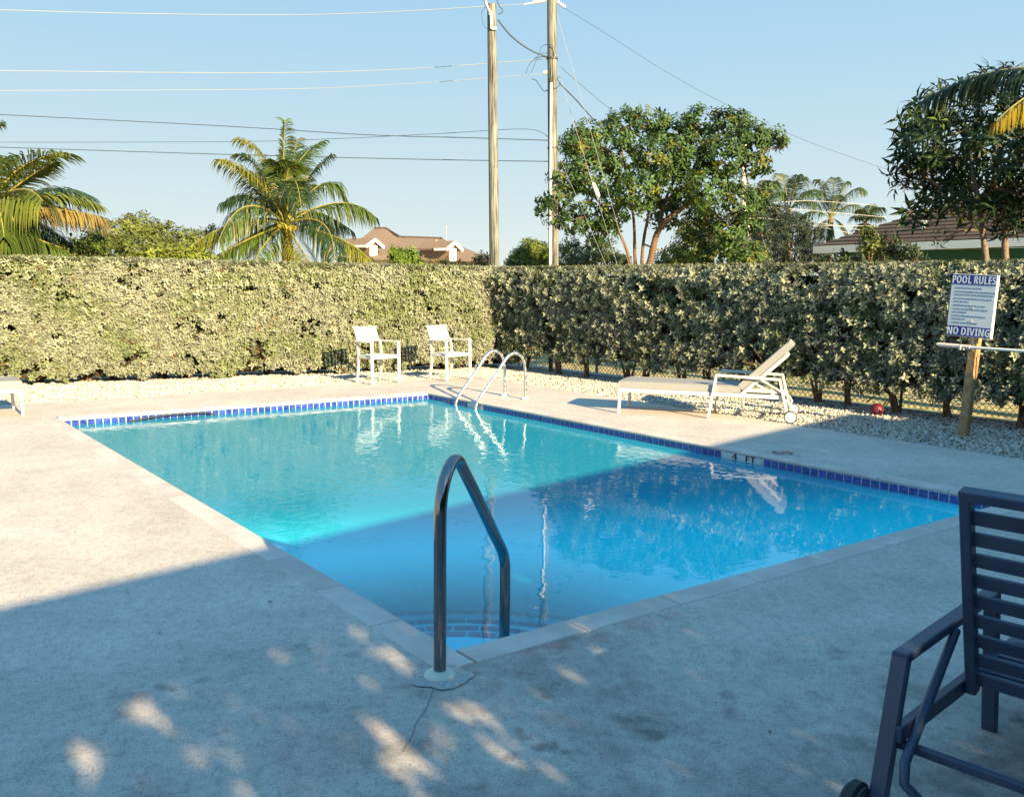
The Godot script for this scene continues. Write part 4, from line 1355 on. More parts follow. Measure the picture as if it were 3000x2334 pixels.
func branches(o: Node3D, forks: Array, clumps: Array, r: float, m: Material, seed_: int) -> void:   # thin limbs from the forks into the clumps
	rng.seed = seed_
	var b := MB.new()
	for c in clumps:
		var at: Vector3 = c[0]
		var best: Vector3 = forks[0]
		for f in forks:
			if f.distance_to(at) < best.distance_to(at): best = f
		var p: Vector3 = best - o.position
		var q := at - o.position
		limb(b, [p, p.lerp(q, 0.5) + around() * 0.18 - Vector3.UP * 0.08, q], r, r * 0.35)
		for k in 5:
			var e: Vector3 = q + around() * c[1] * 0.9
			limb(b, [p.lerp(q, 0.7), q.lerp(e, 0.4) + around() * 0.06, e], r * 0.4, r * 0.12)
	tag(obj("branches", b, m, o), "", "", "", "stuff")

func trees() -> void:
	var broad := sprig(7, 0.13, 0.07, 0.12, 1.0, 0.35, 5)
	var lance := sprig(8, 0.20, 0.045, 0.06, 0.95, 0.5, 6)
	var small := sprig(7, 0.10, 0.05, 0.10, 0.9, 0.2, 8)
	# the leafy tree right of the poles
	var o := thing("leafy_tree", "spreading broad-leaved tree with reddish trunks right of the utility poles", "tree", drop(Vector3(16.245, 2.276, -15.103), 0))
	var off := -o.position
	var clumps := [[Vector3(14.438, 5.319, -15.963), 0.50], [Vector3(14.064, 4.485, -16.019), 0.50], [Vector3(13.616, 3.871, -15.871), 0.34], [Vector3(13.436, 3.703, -16.274), 0.22], [Vector3(15.037, 5.681, -16.237), 0.46], [Vector3(15.966, 6.035, -16.068), 0.44], [Vector3(16.005, 6.268, -15.618), 0.21], [Vector3(16.177, 6.018, -15.171), 0.41], [Vector3(17.379, 5.883, -15.373), 0.48], [Vector3(17.460, 6.080, -14.554), 0.44], [Vector3(17.524, 5.907, -13.728), 0.41], [Vector3(18.181, 6.053, -13.726), 0.30], [Vector3(18.002, 5.499, -13.158), 0.49], [Vector3(18.352, 5.580, -12.720), 0.27], [Vector3(18.502, 5.416, -12.526), 0.15],
		[Vector3(14.466, 4.561, -15.407), 0.63], [Vector3(16.375, 5.123, -16.371), 0.62], [Vector3(15.610, 4.977, -14.323), 0.63], [Vector3(16.926, 5.102, -14.395), 0.68], [Vector3(17.165, 5.021, -13.378), 0.61], [Vector3(18.042, 4.865, -13.109), 0.38], [Vector3(14.933, 3.684, -15.525), 0.64], [Vector3(15.004, 4.038, -14.361), 0.57], [Vector3(16.690, 4.236, -14.647), 0.65], [Vector3(16.494, 4.129, -13.384), 0.60], [Vector3(17.388, 3.929, -13.116), 0.45], [Vector3(14.074, 3.366, -15.748), 0.42], [Vector3(14.630, 3.003, -15.260), 0.34], [Vector3(17.560, 3.725, -15.906), 0.43], [Vector3(17.506, 3.391, -14.502), 0.50], [Vector3(17.619, 3.043, -13.617), 0.43], [Vector3(18.019, 3.414, -13.138), 0.35], [Vector3(18.170, 4.029, -12.950), 0.33], [Vector3(14.150, 5.404, -16.207), 0.19], [Vector3(18.043, 2.481, -13.108), 0.33], [Vector3(14.993, 5.402, -14.925), 0.29], [Vector3(17.764, 2.640, -14.962), 0.51], [Vector3(18.370, 2.474, -14.278), 0.45], [Vector3(13.586, 3.361, -16.154), 0.17]]
	var forks := []
	var trunks := [
		[[Vector3(16.211, 1.764, -15.137), Vector3(16.286, 2.468, -15.062), Vector3(16.389, 3.104, -14.957), Vector3(16.491, 3.531, -14.566), Vector3(16.971, 4.026, -14.050), Vector3(17.362, 4.525, -13.762), Vector3(17.903, 4.894, -13.279)], 0.115, 0.04],
		[[Vector3(16.423, 3.193, -14.923), Vector3(16.648, 3.942, -14.979), Vector3(17.054, 4.844, -14.844), Vector3(17.352, 5.608, -14.672)], 0.06, 0.02],
		[[Vector3(16.075, 1.761, -15.551), Vector3(15.968, 2.470, -15.654), Vector3(15.611, 3.164, -15.716), Vector3(15.020, 3.763, -15.716), Vector3(14.387, 4.351, -15.875)], 0.065, 0.02],
		[[Vector3(16.270, 1.763, -15.640), Vector3(16.236, 2.543, -15.673), Vector3(16.130, 3.440, -15.637), Vector3(15.999, 4.461, -15.763), Vector3(15.840, 5.474, -15.913)], 0.065, 0.02],
		[[Vector3(16.522, 1.766, -15.673), Vector3(16.539, 2.813, -15.657), Vector3(16.505, 3.833, -15.408), Vector3(16.422, 4.951, -15.209), Vector3(16.270, 5.811, -15.220)], 0.06, 0.02],
		[[Vector3(15.249, 4.251, -15.370), Vector3(15.119, 4.867, -15.491), Vector3(15.096, 5.274, -15.647)], 0.06, 0.03]]
	for t in trunks:
		var b := MB.new()
		var pts: Array = []
		for p in t[0]:
			pts.append(p + off)
			forks.append(p)
		if t[1] > 0.1 or pts[0].y < 1.8: pts.push_front(drop(pts[0], 0.0))
		limb(b, pts, t[1], t[2])
		obj("trunk" if t[1] > 0.061 else "bough", b, mats.red_bark, o)
	branches(o, forks, clumps, 0.026, mats.bark, 410)
	crown_of(o, clumps, broad, 370.0, Color(0.05, 0.096, 0.028), 0.22, 0.85, 411, Color(0.12, 0.13, 0.02))
	# the long-leaved tree at the right
	o = thing("mango_tree", "dark tree with long drooping leaves in front of the green house", "tree", drop(Vector3(11.293, 2.034, -3.389), 0))
	off = -o.position
	clumps = [[Vector3(10.818, 4.013, -4.272), 0.28], [Vector3(11.087, 4.260, -4.204), 0.27], [Vector3(11.112, 4.455, -4.161), 0.13], [Vector3(11.343, 4.340, -3.947), 0.27], [Vector3(10.567, 3.740, -4.303), 0.17], [Vector3(10.549, 3.683, -3.936), 0.31], [Vector3(11.439, 3.890, -3.979), 0.39], [Vector3(11.599, 4.220, -3.672), 0.37], [Vector3(11.385, 4.077, -3.200), 0.36], [Vector3(11.130, 3.340, -4.128), 0.32], [Vector3(10.631, 3.392, -4.195), 0.23], [Vector3(10.536, 3.372, -4.354), 0.17], [Vector3(11.655, 3.392, -3.999), 0.36], [Vector3(10.932, 3.526, -3.217), 0.35], [Vector3(11.792, 3.679, -3.275), 0.37], [Vector3(11.604, 3.103, -3.661), 0.32], [Vector3(11.414, 3.082, -3.139), 0.33], [Vector3(10.909, 2.893, -3.699), 0.23], [Vector3(10.682, 2.726, -4.107), 0.17], [Vector3(10.954, 2.844, -4.033), 0.20], [Vector3(11.351, 2.651, -3.271), 0.27], [Vector3(11.825, 2.719, -3.205), 0.24], [Vector3(10.984, 2.692, -3.555), 0.20], [Vector3(10.613, 2.742, -4.226), 0.11], [Vector3(10.669, 2.312, -3.721), 0.12], [Vector3(11.909, 3.206, -3.022), 0.40], [Vector3(11.912, 3.920, -3.015), 0.44], [Vector3(11.696, 4.614, -3.920), 0.21], [Vector3(11.849, 4.586, -3.619), 0.28], [Vector3(10.749, 3.097, -4.388), 0.14]]
	forks = []
	for t in [
		[[Vector3(11.305, 1.741, -3.366), Vector3(11.283, 2.107, -3.409), Vector3(11.254, 2.472, -3.468), Vector3(11.220, 2.869, -3.533), Vector3(11.183, 3.200, -3.606), Vector3(11.321, 3.622, -3.774), Vector3(11.352, 4.041, -3.931)], 0.055, 0.02],
		[[Vector3(11.586, 1.745, -3.243), Vector3(11.572, 2.146, -3.273), Vector3(11.553, 2.611, -3.312), Vector3(11.550, 3.007, -3.320), Vector3(11.583, 3.526, -3.251), Vector3(11.587, 3.978, -3.242)], 0.06, 0.022],
		[[Vector3(11.222, 2.803, -3.530), Vector3(11.052, 2.944, -3.642), Vector3(10.905, 3.072, -3.916), Vector3(10.762, 3.281, -4.169)], 0.035, 0.015], [Vector3(11.548, 2.810, -3.324), Vector3(11.313, 3.058, -3.348), Vector3(11.097, 3.427, -3.335)]]:
		var b := MB.new()
		var pts: Array = []
		var path: Array = t[0] if t[0] is Array else t
		for p in path:
			pts.append(p + off)
			forks.append(p)
		var big: bool = t[0] is Array and t[1] > 0.05
		if big: pts.push_front(drop(pts[0], 0.0))
		limb(b, pts, t[1] if t[0] is Array else 0.035, t[2] if t[0] is Array else 0.015)
		obj("trunk" if big else "bough", b, mats.grey_bark if big else mats.bark, o)
	branches(o, forks, clumps, 0.016, mats.bark, 420)
	crown_of(o, clumps, lance, 210.0, Color(0.026, 0.046, 0.02), 0.25, 0.9, 421, Color(0.07, 0.105, 0.018))
	# bushes beyond the left hedge
	bush("wild green thicket behind the left hedge, highest of the bushes there", small, [[Vector3(4.354, 2.832, -22.929), 0.39], [Vector3(5.121, 2.997, -23.764), 0.50], [Vector3(5.585, 2.844, -23.635), 0.50], [Vector3(4.063, 2.455, -23.000), 0.48], [Vector3(4.420, 2.320, -21.880), 0.54], [Vector3(5.073, 2.275, -21.701), 0.54], [Vector3(6.231, 2.668, -23.441), 0.44], [Vector3(6.593, 2.782, -23.325), 0.32], [Vector3(6.956, 2.950, -23.202), 0.20], [Vector3(4.840, 3.268, -23.838), 0.18], [Vector3(5.677, 2.167, -21.519), 0.46]], 430.0, Color(0.115, 0.135, 0.035), 431)
	bush("bright yellow-green bush low against the left hedge top", small, [[Vector3(3.820, 2.056, -17.899), 0.25], [Vector3(4.193, 2.105, -17.790), 0.28], [Vector3(4.567, 2.082, -17.674), 0.25], [Vector3(3.541, 1.989, -17.975), 0.21], [Vector3(4.849, 2.036, -17.582), 0.21]], 900.0, Color(0.17, 0.20, 0.03), 432)
	bush("creeper-grown scrub under the shaggy palm at the left edge", small, [[Vector3(0.777, 2.099, -16.508), 0.36], [Vector3(1.159, 1.977, -16.448), 0.31], [Vector3(1.651, 2.087, -16.868), 0.30], [Vector3(2.166, 2.157, -17.275), 0.33], [Vector3(0.764, 2.620, -16.510), 0.23], [Vector3(2.692, 2.390, -18.185), 0.28], [Vector3(0.891, 2.886, -16.491), 0.15]], 700.0, Color(0.085, 0.11, 0.02), 433)
	bush("small bright green shrub in front of the brown house", small, [[Vector3(11.244, 2.382, -20.169), 0.20], [Vector3(11.476, 2.332, -20.036), 0.20], [Vector3(11.383, 2.144, -20.090), 0.23], [Vector3(11.683, 2.229, -19.913), 0.14], [Vector3(11.187, 2.553, -20.202), 0.10], [Vector3(11.545, 2.520, -19.995), 0.10]], 1100.0, Color(0.13, 0.21, 0.03), 434)
	bush("sparse brownish bush under the right dormer of the brown house", small, [[Vector3(13.755, 2.189, -22.163), 0.22], [Vector3(14.134, 2.224, -21.922), 0.22], [Vector3(14.448, 2.170, -21.717), 0.16], [Vector3(12.538, 2.214, -22.885), 0.16]], 420.0, Color(0.16, 0.14, 0.05), 435)
	bush("thin bush left of the wooden pole, before the brown roof's end", small, [[Vector3(15.006, 2.327, -21.337), 0.28], [Vector3(14.859, 2.146, -21.439), 0.19], [Vector3(14.636, 2.098, -21.591), 0.16]], 500.0, Color(0.15, 0.13, 0.06), 436)
	bush("rounded yellow-green mango bush between the two wooden poles", lance, [[Vector3(18.662, 2.949, -23.613), 0.39], [Vector3(18.395, 2.642, -23.818), 0.39], [Vector3(18.932, 2.785, -23.402), 0.46], [Vector3(18.668, 2.410, -23.609), 0.50], [Vector3(18.234, 2.353, -23.939), 0.32], [Vector3(19.136, 2.450, -23.240), 0.43]], 330.0, Color(0.13, 0.165, 0.03), 437)
	bush("dark shrubbery at the foot of the leafy tree, right of the taller pole", small, [[Vector3(18.496, 2.883, -21.177), 0.40], [Vector3(18.265, 2.573, -20.056), 0.42], [Vector3(19.398, 2.657, -20.386), 0.43], [Vector3(17.385, 2.286, -19.496), 0.38], [Vector3(19.068, 2.398, -19.329), 0.36], [Vector3(19.760, 3.093, -21.405), 0.28], [Vector3(17.679, 2.381, -20.556), 0.29]], 420.0, Color(0.07, 0.095, 0.03), 438)
	bush("green shrubbery behind the hedge, right of the leafy tree's trunks", small, [[Vector3(18.907, 2.573, -16.669), 0.39], [Vector3(19.286, 2.717, -16.261), 0.51], [Vector3(19.655, 2.860, -15.849), 0.51], [Vector3(19.082, 3.350, -16.483), 0.36], [Vector3(19.544, 3.629, -15.974), 0.39], [Vector3(19.384, 2.384, -17.616), 0.31], [Vector3(20.778, 2.976, -16.077), 0.53], [Vector3(22.017, 2.651, -16.145), 0.45], [Vector3(20.851, 3.696, -15.990), 0.34]], 380.0, Color(0.105, 0.135, 0.036), 439)
	bush("dusky grey-green feathery bush left of the green house", small, [[Vector3(26.310, 3.594, -18.777), 0.71], [Vector3(27.509, 3.822, -18.852), 0.73], [Vector3(25.440, 2.788, -18.266), 0.66], [Vector3(25.929, 2.873, -17.625), 0.73], [Vector3(26.355, 2.791, -17.040), 0.55], [Vector3(27.864, 3.644, -18.368), 0.54], [Vector3(26.767, 4.180, -19.813), 0.46], [Vector3(27.976, 4.514, -19.891), 0.44], [Vector3(26.572, 3.298, -20.054), 0.50], [Vector3(24.948, 2.491, -15.564), 0.34]], 300.0, Color(0.030, 0.042, 0.026), 440)
	bush("leafy weed with yellowish leaves before the fascia of the green house", small, [[Vector3(16.419, 2.807, -8.530), 0.09], [Vector3(16.455, 2.644, -8.474), 0.13], [Vector3(16.376, 2.523, -8.598), 0.10], [Vector3(16.552, 2.450, -8.319), 0.10]], 1200.0, Color(0.10, 0.12, 0.035), 441)
	bush("sparse dark bush before the green wall, left of the vent pipe", small, [[Vector3(16.647, 2.601, -8.164), 0.21], [Vector3(16.797, 2.449, -7.914), 0.23], [Vector3(16.606, 2.318, -8.231), 0.21], [Vector3(16.919, 2.278, -7.704), 0.18]], 300.0, Color(0.03, 0.045, 0.02), 442)
	bush("low dark growth along the hedge before the green house's corner", small, [[Vector3(14.427, 2.178, -7.921), 0.15], [Vector3(14.624, 2.142, -7.623), 0.13], [Vector3(14.224, 2.121, -8.215), 0.13]], 700.0, Color(0.035, 0.05, 0.022), 443)

func bush(label: String, m: Mesh, clumps: Array, per: float, tint: Color, seed_: int) -> void:
	var mid := Vector3.ZERO
	for c in clumps: mid += c[0] / clumps.size()
	var o := thing("bush", label, "bush", drop(mid, 0), "bushes beyond the hedges")
	crown_of(o, clumps, m, per * 1.6, tint, 0.2, 0.8, seed_, tint * 1.5, 0.8)
	var b := MB.new()
	rng.seed = seed_ + 500
	for c in clumps:
		var p: Vector3 = c[0] - o.position
		limb(b, [Vector3(p.x * 0.5, 0, p.z * 0.5), Vector3(p.x * 0.8, p.y * 0.6, p.z * 0.8), p], 0.03, 0.012)
		for k in 3: limb(b, [Vector3(p.x * 0.8, p.y * 0.6, p.z * 0.8), p + around() * c[1] * 0.5, p + around() * c[1]], 0.014, 0.004)
	tag(obj("stems", b, mats.bark, o), "", "", "", "stuff")

# ------------------------------------------------------------------ gravel
func gravel() -> void:
	rng.seed = 500
	var shapes: Array[ArrayMesh] = []
	for s in 3:
		var b := MB.new()
		var ico := SphereMesh.new()
		ico.radius = 1.0
		ico.height = 2.0
		ico.radial_segments = 6
		ico.rings = 3
		var a := ico.get_mesh_arrays()
		var idx: PackedInt32Array = a[Mesh.ARRAY_INDEX]
		var vs: PackedVector3Array = a[Mesh.ARRAY_VERTEX]
		var n := noise(0.7, 1, 510 + s)
		for k in idx.size() / 3:
			var q: Array[Vector3] = []
			for c in 3:
				var p := vs[idx[k * 3 + c]]
				q.append(Vector3(p.x, p.y * 0.6, p.z * 0.8) * (1.0 + 0.35 * n.get_noise_3dv(p)))
			b.tri(q[0], q[2], q[1])
		shapes.append(b.mesh())
	var m := StandardMaterial3D.new()
	m.vertex_color_use_as_albedo = true
	m.roughness = 0.9
	m.metallic_specular = 0.25
	var o := Node3D.new()
	o.name = "gravel"
	add_child(o)
	tag(o, "loose pale pebbles between the deck and the hedges", "gravel", "", "stuff")
	for s in 3:
		var where: Array[Transform3D] = []
		var tints := PackedColorArray()
		for i in 30000:
			var p: Vector3
			if rng.randf() < 0.62:
				var x := rng.randf_range(-4.5, 9.0)
				var zb := -12.35 + (8.36 - x) * -0.14 + 0.9
				p = Vector3(x, 0, rng.randf_range(zb - 0.35, -10.05))
			else:
				var z := rng.randf_range(-11.5, 0.8)
				p = Vector3(rng.randf_range(7.0, 9.0 + (z + 11.36) * 0.065), 0, z)
			if p.x < 7.03 and p.z > -10.10 and rng.randf() < 0.8: continue
			var on_deck := p.x < 7.04 and p.z > -10.11
			var r := rng.randf_range(0.009, 0.022) * (0.6 if on_deck else 1.0)
			p.y = (0.003 if on_deck else -0.036 + rng.randf() * 0.03)
			where.append(Transform3D(Basis(around().normalized(), rng.randf() * 1.2).rotated(Vector3.UP, rng.randf() * TAU).scaled_local(Vector3.ONE * r), p))
			var v := rng.randf_range(0.62, 1.12)
			tints.append(Color(0.56 * v, 0.53 * v, 0.50 * v) if rng.randf() > 0.1 else Color(0.3, 0.22, 0.14) * v)
		scatter("pebbles", shapes[s], m, where, tints, o)

# ------------------------------------------------------------------ the pool rules sign
func sign_post() -> void:
	var lean := Basis(Vector3.RIGHT, 0.055)
	var o := thing("sign_post", "leaning wooden post that carries the pool rules board at the right", "sign post", Vector3(8.05, 0, -1.90))
	o.transform.basis = lean
	var b := MB.new()
	b.box(Vector3(0.0, 0.53, 0), Vector3(0.095, 1.16, 0.095), Basis(), 0.006)
	obj("post", b, mats.post_wood, o)
	b = MB.new()
	b.box(Vector3(-0.052, 1.06, 0.0), Vector3(0.008, 0.22, 0.03), Basis(), 0.002)
	obj("strap", b, mat(0.35, 0.33, 0.30, 0.5, 0.5), o)
	b = MB.new()
	b.tube(PackedVector3Array([Vector3(0, 0.93, 0.045), Vector3(-0.03, 0.88, 0.055), Vector3(0.0, 0.66, 0.052)]), [0.006], 5, false)
	obj("cord", b, mat(0.2, 0.1, 0.05, 0.8), o)
	var s := thing("pool_rules_sign", "white and blue pool rules board fixed to the leaning post before the right hedge", "sign", Vector3(7.985, 1.44, -1.87))
	s.transform.basis = Basis(Vector3.RIGHT, 0.045)
	# local frame of the board: it faces -x; z is to its right as seen
	var w := 0.495
	var h := 0.68
	b = MB.new()
	b.box(Vector3.ZERO, Vector3(0.05, h, w), Basis(), 0.003)
	obj("board", b, mat(0.72, 0.73, 0.74, 0.45), s)
	for e in [-1.0, 1.0]:
		b = MB.new()
		b.box(Vector3(-0.0262, e * (h * 0.5 - 0.058), -0.004), Vector3(0.003, 0.108, w - 0.014), Basis())
		obj("blue_panel", b, mat(0.010, 0.025, 0.24, 0.4), s)
	var white := mat(0.75, 0.77, 0.78, 0.5)
	words(s, "POOL RULES", Vector3(-0.0278, h * 0.5 - 0.058, -0.004), 0.082, 0.475, true, white)
	words(s, "NO DIVING", Vector3(-0.0278, -h * 0.5 + 0.058, -0.004), 0.082, 0.475, true, white)
	var ink := mat(0.035, 0.05, 0.20, 0.6)
	var lines := [["• SHOWER BEFORE ENTERING", 0.30], ["• NO GLASS OR ANIMALS IN THE FENCED POOL", 0.455], ["  AREA (OR 50 FEET FROM UNFENCED POOL)", 0.43], ["• NO FOOD OR BEVERAGES IN POOL OR ON", 0.415], ["  POOL WET DECK", 0.17], ["• MAXIMUM WATER TEMP. IS 104°F", 0.355], ["• DO NOT USE THE POOL IF YOU ARE ILL", 0.385], ["  WITH DIARRHEA", 0.16], ["• DO NOT SWALLOW THE WATER, IT IS", 0.37], ["  RECIRCULATED", 0.15], ["• BATHING LOAD: 10 PERSONS", 0.29], ["• POOL HOURS: 7AM TO 11PM", 0.28]]
	var y := h * 0.5 - 0.145
	for l in lines:
		if String(l[0]).begins_with("•"): y -= 0.006
		words(s, String(l[0]).replace("• ", "").strip_edges(), Vector3(-0.0256, y, -w * 0.5 + 0.045 + float(l[1]) * 0.5), 0.0145, l[1], false, ink)
		y -= 0.0345
	for q in [Vector3(-0.027, -0.02, 0.02), Vector3(-0.027, -0.165, 0.02)]:
		b = MB.new()
		b.box(q, Vector3(0.004, 0.022, 0.02), Basis(Vector3.RIGHT, 0.5), 0.001)
		obj("sticker", b, mat(0.7, 0.55, 0.45, 0.6), s)

func words(s: Node3D, text: String, at: Vector3, height: float, width: float, bold: bool, m: Material) -> void:
	var t := lettering(text, height, bold)
	var size := t.get_aabb().size
	var o := put("lettering", t, m, s)
	o.rotation.y = -PI / 2
	o.scale = Vector3(width / maxf(size.x, 0.01), 1.0 if not bold else height * 1.0 / maxf(size.y, 0.01), 1)
	o.position = at - Vector3(0, t.get_aabb().get_center().y * o.scale.y, 0)

# ------------------------------------------------------------------ furniture
func armchair() -> Node3D:   # faces +z
	var o := thing("armchair", "white aluminium armchair by the left hedge, left of the two", "chair", Vector3.ZERO, "white armchairs at the far side of the pool")
	var m: Material = mats.alu
	for s in [-1.0, 1.0]:
		var b := MB.new()
		b.beam(Vector3(0.275 * s, 0, 0.22), Vector3(0.275 * s, 0.672, 0.20), 0.05, 0.032, Vector3.BACK, 0.004)
		obj("front_leg", b, m, o)
		b = MB.new()
		var pts := smooth([Vector3(0.235 * s, 0, -0.25), Vector3(0.235 * s, 0.25, -0.205), Vector3(0.235 * s, 0.47, -0.20), Vector3(0.235 * s, 0.66, -0.235)], 4)
		for i in pts.size() - 1: b.beam(pts[i], pts[i + 1] + (pts[i + 1] - pts[i]) * 0.06, 0.034, 0.04, Vector3.BACK, 0.003)
		obj("rear_leg", b, m, o)
		b = MB.new()
		b.beam(Vector3(0.275 * s, 0.675, 0.225), Vector3(0.262 * s, 0.675, -0.245), 0.052, 0.022, Vector3.UP, 0.004)
		obj("arm", b, m, o)
		b = MB.new()
		b.beam(Vector3(0.26 * s, 0.43, 0.20), Vector3(0.235 * s, 0.43, -0.205), 0.03, 0.05)
		obj("side_rail", b, m, o)
	var b := MB.new()
	b.beam(Vector3(-0.255, 0.43, 0.205), Vector3(0.255, 0.43, 0.205), 0.03, 0.05)
	obj("front_rail", b, m, o)
	b = MB.new()
	b.beam(Vector3(-0.22, 0.43, -0.205), Vector3(0.22, 0.43, -0.205), 0.03, 0.05)
	obj("rear_rail", b, m, o)
	for k in 8:
		b = MB.new()
		b.box(Vector3(0, 0.452, 0.18 - k * 0.053), Vector3(0.50, 0.014, 0.047), Basis(), 0.003)
		obj("seat_slat", b, m, o)
	var d := (Vector3(0, 0.905, -0.345) - Vector3(0, 0.665, -0.238))
	var up := d.normalized()
	var n := Vector3.RIGHT.cross(up)
	var bas := Basis(Vector3.RIGHT, up, n)
	var mid := Vector3(0, 0.665, -0.238) + d * 0.5
	for k in 7:
		b = MB.new()
		b.box(mid + Vector3((k - 3) * 0.0665, 0, 0), Vector3(0.053, d.length() - 0.04, 0.016), bas, 0.003)
		obj("back_slat", b, m, o)
	for e in [-1.0, 1.0]:
		b = MB.new()
		b.box(mid + up * e * (d.length() * 0.5 - 0.012), Vector3(0.50, 0.026, 0.024), bas, 0.004)
		obj("back_rail", b, m, o)
	return o

func lounger(label: String, angle: float, cushions: bool, m: Material) -> Node3D:
	# lies along +x from the head (x = 0 at the rear end of the arms) to the foot (x = 2); z across
	var o := thing("sun_lounger", label, "sun lounger", Vector3.ZERO, "sun loungers round the pool")
	var hw := 0.345
	for s in [-1.0, 1.0]:
		var z: float = hw * s
		var b := MB.new()
		b.beam(Vector3(-0.05, 0.30, z * 0.93), Vector3(1.98, 0.30, z * 0.93), 0.032, 0.05)
		obj("side_rail", b, m, o)
		b = MB.new()      # arm loop: rear leg, arm, front leg
		b.beam(Vector3(-0.098, 0.06, z), Vector3(0.018, 0.525, z), 0.052, 0.032, Vector3.RIGHT, 0.005)
		b.beam(Vector3(0.0, 0.515, z), Vector3(0.775, 0.54, z), 0.052, 0.032, Vector3.UP, 0.005)
		b.beam(Vector3(0.765, 0.553, z), Vector3(0.85, 0.0, z), 0.052, 0.032, Vector3.RIGHT, 0.005)
		obj("arm_loop", b, m, o)
		b = MB.new()
		b.beam(Vector3(1.965, 0.325, z * 0.93), Vector3(1.985, 0, z * 0.93), 0.05, 0.034, Vector3.RIGHT, 0.005)
		obj("foot_leg", b, m, o)
		# wheel on the outer side of the rear leg
		b = MB.new()
		var ax := Basis(Vector3.RIGHT, PI / 2)
		b.lathe(Vector3(-0.132, 0.076, z + s * 0.052), [Vector2(0, -0.022), Vector2(0.058, -0.022), Vector2(0.066, -0.018), Vector2(0.076, -0.013), Vector2(0.076, 0.013), Vector2(0.066, 0.018), Vector2(0.058, 0.022), Vector2(0, 0.022)], 24, ax)
		var wheel := obj("wheel", b, mat(0.018, 0.018, 0.02, 0.6), o)
		b = MB.new()
		for e in [-1.0, 1.0]:
			b.lathe(Vector3(-0.132, 0.076, z + s * 0.052 + e * 0.0225), [Vector2(0.063, -0.002), Vector2(0.063, 0.003), Vector2(0.010, 0.002), Vector2(0, 0.006)], 20, Basis(Vector3.RIGHT, e * PI / 2))
		obj("hub", b, mat(0.62, 0.61, 0.6, 0.5) if cushions else mat(0.05, 0.055, 0.07, 0.5), wheel)  # uncushioned lounger: hub colour darkened for shade as well
	var b := MB.new()
	b.beam(Vector3(1.975, 0.30, -hw * 0.9), Vector3(1.975, 0.30, hw * 0.9), 0.032, 0.05)
	obj("foot_rail", b, m, o)
	b = MB.new()
	b.beam(Vector3(-0.005, 0.255, -hw), Vector3(-0.005, 0.255, hw), 0.026, 0.026)
	obj("cross_bar", b, m, o)
	for k in 17:
		b = MB.new()
		b.box(Vector3(1.92 - k * 0.0875, 0.318, 0), Vector3(0.066, 0.016, hw * 1.82), Basis(), 0.003)
		obj("seat_slat", b, m, o)
	# backrest, hinged at the seat
	var pivot := Vector3(0.455, 0.315, 0)
	var up := Vector3(-cos(angle), sin(angle), 0)
	var n := Vector3(sin(angle), cos(angle), 0)
	var bas := Basis(up, n, up.cross(n))
	var len := 0.70
	for s in [-1.0, 1.0]:
		b = MB.new()
		b.beam(pivot + Vector3(0, 0, hw * 0.83 * s) - up * 0.03, pivot + up * len + Vector3(0, 0, hw * 0.83 * s), 0.034, 0.045, n, 0.004)
		obj("back_stile", b, m, o)
		b = MB.new()     # prop: from the back down to the cross bar
		b.tube(PackedVector3Array([pivot + up * len * 0.30 - n * 0.03 + Vector3(0, 0, hw * 0.93 * s), Vector3(-0.085, 0.245, hw * 0.80 * s), Vector3(-0.115, 0.195, hw * 0.76 * s), Vector3(-0.10, 0.15, hw * 0.62 * s)]), [0.0155], 8)
		obj("prop", b, m, o)
	b = MB.new()
	b.tube(PackedVector3Array([Vector3(-0.10, 0.15, -hw * 0.63), Vector3(-0.10, 0.15, hw * 0.63)]), [0.0155], 8)
	obj("prop_bar", b, m, o)
	b = MB.new()
	b.box(pivot + up * (len - 0.012), Vector3(0.034, 0.048, hw * 1.76), bas, 0.004)
	obj("back_rail", b, m, o)
	for k in 9:
		b = MB.new()
		b.box(pivot + up * (0.02 + k * 0.0735) + n * 0.008, Vector3(0.048, 0.014, hw * 1.64), bas, 0.003)
		obj("back_slat", b, m, o)
	if cushions:
		var cush := obj("seat_cushion", pad(1.52, 0.088, hw * 1.86), mats.cloth, o)
		cush.position = Vector3(1.235, 0.372, 0)
		var back := obj("back_cushion", pad(0.80, 0.088, hw * 1.86), mats.cloth, o)
		back.transform = Transform3D(bas, pivot + up * 0.435 + n * 0.072)
		b = MB.new()
		for c in [[cush.transform, 0.75], [back.transform, 0.39]]:
			var t: Transform3D = c[0]
			for y in [-0.040, 0.040]:
				for s in [-1.0, 1.0]:
					b.tube(PackedVector3Array([t * Vector3(-c[1], y, s * hw * 0.925), t * Vector3(c[1], y, s * hw * 0.925)]), [0.0042], 5, false)
		obj("piping", b, mats.cloth, o)
	return o

